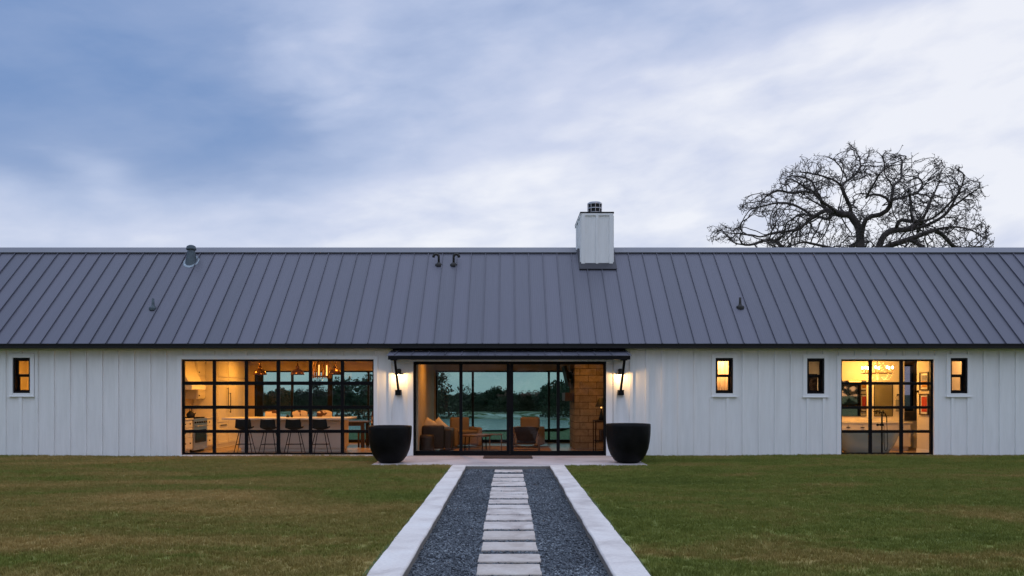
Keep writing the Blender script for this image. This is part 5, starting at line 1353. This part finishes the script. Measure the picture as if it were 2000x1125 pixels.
# ================================================================ TREES ACROSS THE POND
def tree_proto(seed, h, w, leafmat, dens, bare=0.0):
    r = random.Random(seed); t = thing('tree', '', 'tree', (0, 0, 0))
    tr = MB(); tr.tube([(0, 0, -.3), (.1, 0, h * .2), (0, .1, h * .45)], [h * .03, h * .022, h * .014], 6)
    cl = []
    for k in range(int(9 + 5 * r.random())):
        a = r.random() * 6.28; q = r.random() ** .5; cz = h * r.uniform(.35, .86); rad_ = w / 2 * q * (1 - max(0, cz / h - .6) * 1.3)
        c = Vector((rad_ * math.cos(a), rad_ * math.sin(a), cz)); cl.append((c, w * r.uniform(.14, .24)))
        tr.tube([(0, 0, h * r.uniform(.15, .35)), tuple(c * .6 + Vector((0, 0, h * .1))), tuple(c)], [h * .012, h * .008, h * .004], 4, cap=False)
        if bare:
            for j in range(int(26 * bare)):
                d = Vector((r.gauss(0, 1), r.gauss(0, 1), r.gauss(.3, 1))).normalized(); tr.tube([c, c + d * w * .16, c + d * w * .28 + Vector((0, 0, r.uniform(-.2, .3)))], [h * .004, h * .003, h * .002], 3, cap=False)
    tr.build('trunk', M['bark'], t)
    lf = MB(); N = int(dens)
    for k in range(N):
        c, R_ = r.choice(cl); d = Vector((r.gauss(0, 1), r.gauss(0, 1), r.gauss(0, .8))).normalized() * R_ * r.random() ** .35
        p = c + d; s = r.uniform(.12, .30); u = Vector((r.gauss(0, 1), r.gauss(0, 1), r.gauss(0, 1))).normalized(); v = u.orthogonal().normalized()
        lf.quad(p - u * s - v * s * .6, p + u * s - v * s * .4, p + u * s * .7 + v * s * .6, p - u * s * .8 + v * s * .5)
    # undergrowth skirts the trunk
    for k in range(N // 3):
        a = r.random() * 6.28; q = w * .5 * r.random() ** .5; p = Vector((q * math.cos(a), q * math.sin(a), h * .45 * r.random())); s = r.uniform(.15, .35)
        u = Vector((r.gauss(0, 1), r.gauss(0, 1), r.gauss(0, 1))).normalized(); v = u.orthogonal().normalized(); lf.quad(p - u * s - v * s * .6, p + u * s - v * s * .4, p + u * s * .7 + v * s * .6, p - u * s * .8 + v * s * .5)
    lf.build('crown', leafmat, t); return t
GRP = 'trees across the pond seen through the house'
protos = [tree_proto(1, 7.5, 9, M['leafd'], 2600), tree_proto(2, 6.6, 8, M['leafd'], 2400), tree_proto(3, 8.4, 8.5, M['leafd'], 2500), tree_proto(4, 8.0, 8, M['leafb'], 700, 1.0)]
rt = random.Random(12); used = set()
spots = []
x = -96
while x < 32:
    spots.append((x + rt.uniform(-1.5, 1.5), 264 + rt.uniform(-4, 8), rt.choice((0, 1, 2, 0, 1, 3)), rt.uniform(.85, 1.12))); x += rt.uniform(3.8, 5.6)
x = -94
while x < 32:
    spots.append((x, 276 + rt.uniform(-2, 6), rt.choice((0, 1, 2)), rt.uniform(.9, 1.1))); x += rt.uniform(5.5, 8)
for x, y, k, sc in spots:
    z = gz(x, y) - .1; lab = 'pale half bare tree within the tree line across the pond' if k == 3 else 'dark leafy tree within the evergreen tree line across the pond'
    g = 'half bare trees across the pond' if k == 3 else 'evergreen trees across the pond'
    if k not in used:
        used.add(k); o = protos[k]; o.location = (x, y, z); o.rotation_euler = (0, 0, rt.random() * 6); o.scale = (sc, sc, sc); o['label'] = lab
    else: o = copy_tree(protos[k], (x, y, z), rt.random() * 6.28, lab, (sc, sc, sc))
    o['group'] = g
for px, pytop, Y, lab in ((876, 729, 240, 'tall loose crowned tree on the pond bank, left in the living room view'), (700, 727, 238, 'tall loose crowned tree on the pond bank, right in the kitchen view'), (1088, 742, 250, 'tall tree above the tree line, right in the living room view'), (602, 744, 250, 'tall half bare tree above the tree line in the kitchen view')):
    zg = gz(0, Y); h = PZ(pytop, Y) - zg; k = 3 if px in (876, 602) else 2; s_ = h / (8.0 if k == 3 else 8.4) * 1.08
    o = copy_tree(protos[k], (PX(px, Y), Y, zg - .1), px * .1, lab, (s_ * .9, s_ * .9, s_)); o['group'] = 'tall trees on the pond bank'
# a far wood behind the viewer, seen only in the glass and the mirrors
def back_wood():
    r = random.Random(9); m = MB()
    for k in range(7000):
        a = r.uniform(-1.35, 1.35); d = r.uniform(88, 104); hh = 6.0 + 1.8 * math.sin(a * 23) + 1.2 * math.sin(a * 61 + 1)
        p = Vector((d * math.sin(a) * 1.6, -d * math.cos(a) * .8, -.2 + hh * r.random() ** .8)); s = r.uniform(.4, 1.0)
        u = Vector((r.gauss(0, 1), r.gauss(0, 1), r.gauss(0, 1))).normalized(); v = u.orthogonal().normalized(); m.quad(p - u * s - v * s * .6, p + u * s - v * s * .4, p + u * s * .7 + v * s * .6, p - u * s * .8 + v * s * .5)
    o = m.build('distant_wood', M['leafd']); tag(o, 'far dark wood across the field, mirrored in the window glass', 'wood', kind='stuff')
back_wood()
# plunge pool edge on the back terrace
mb = MB(); mb.box(-2.6, 4.5, 25.42, 26.6, -.3, -.03); o = mb.build('back_terrace', M['slab']); struct(o)
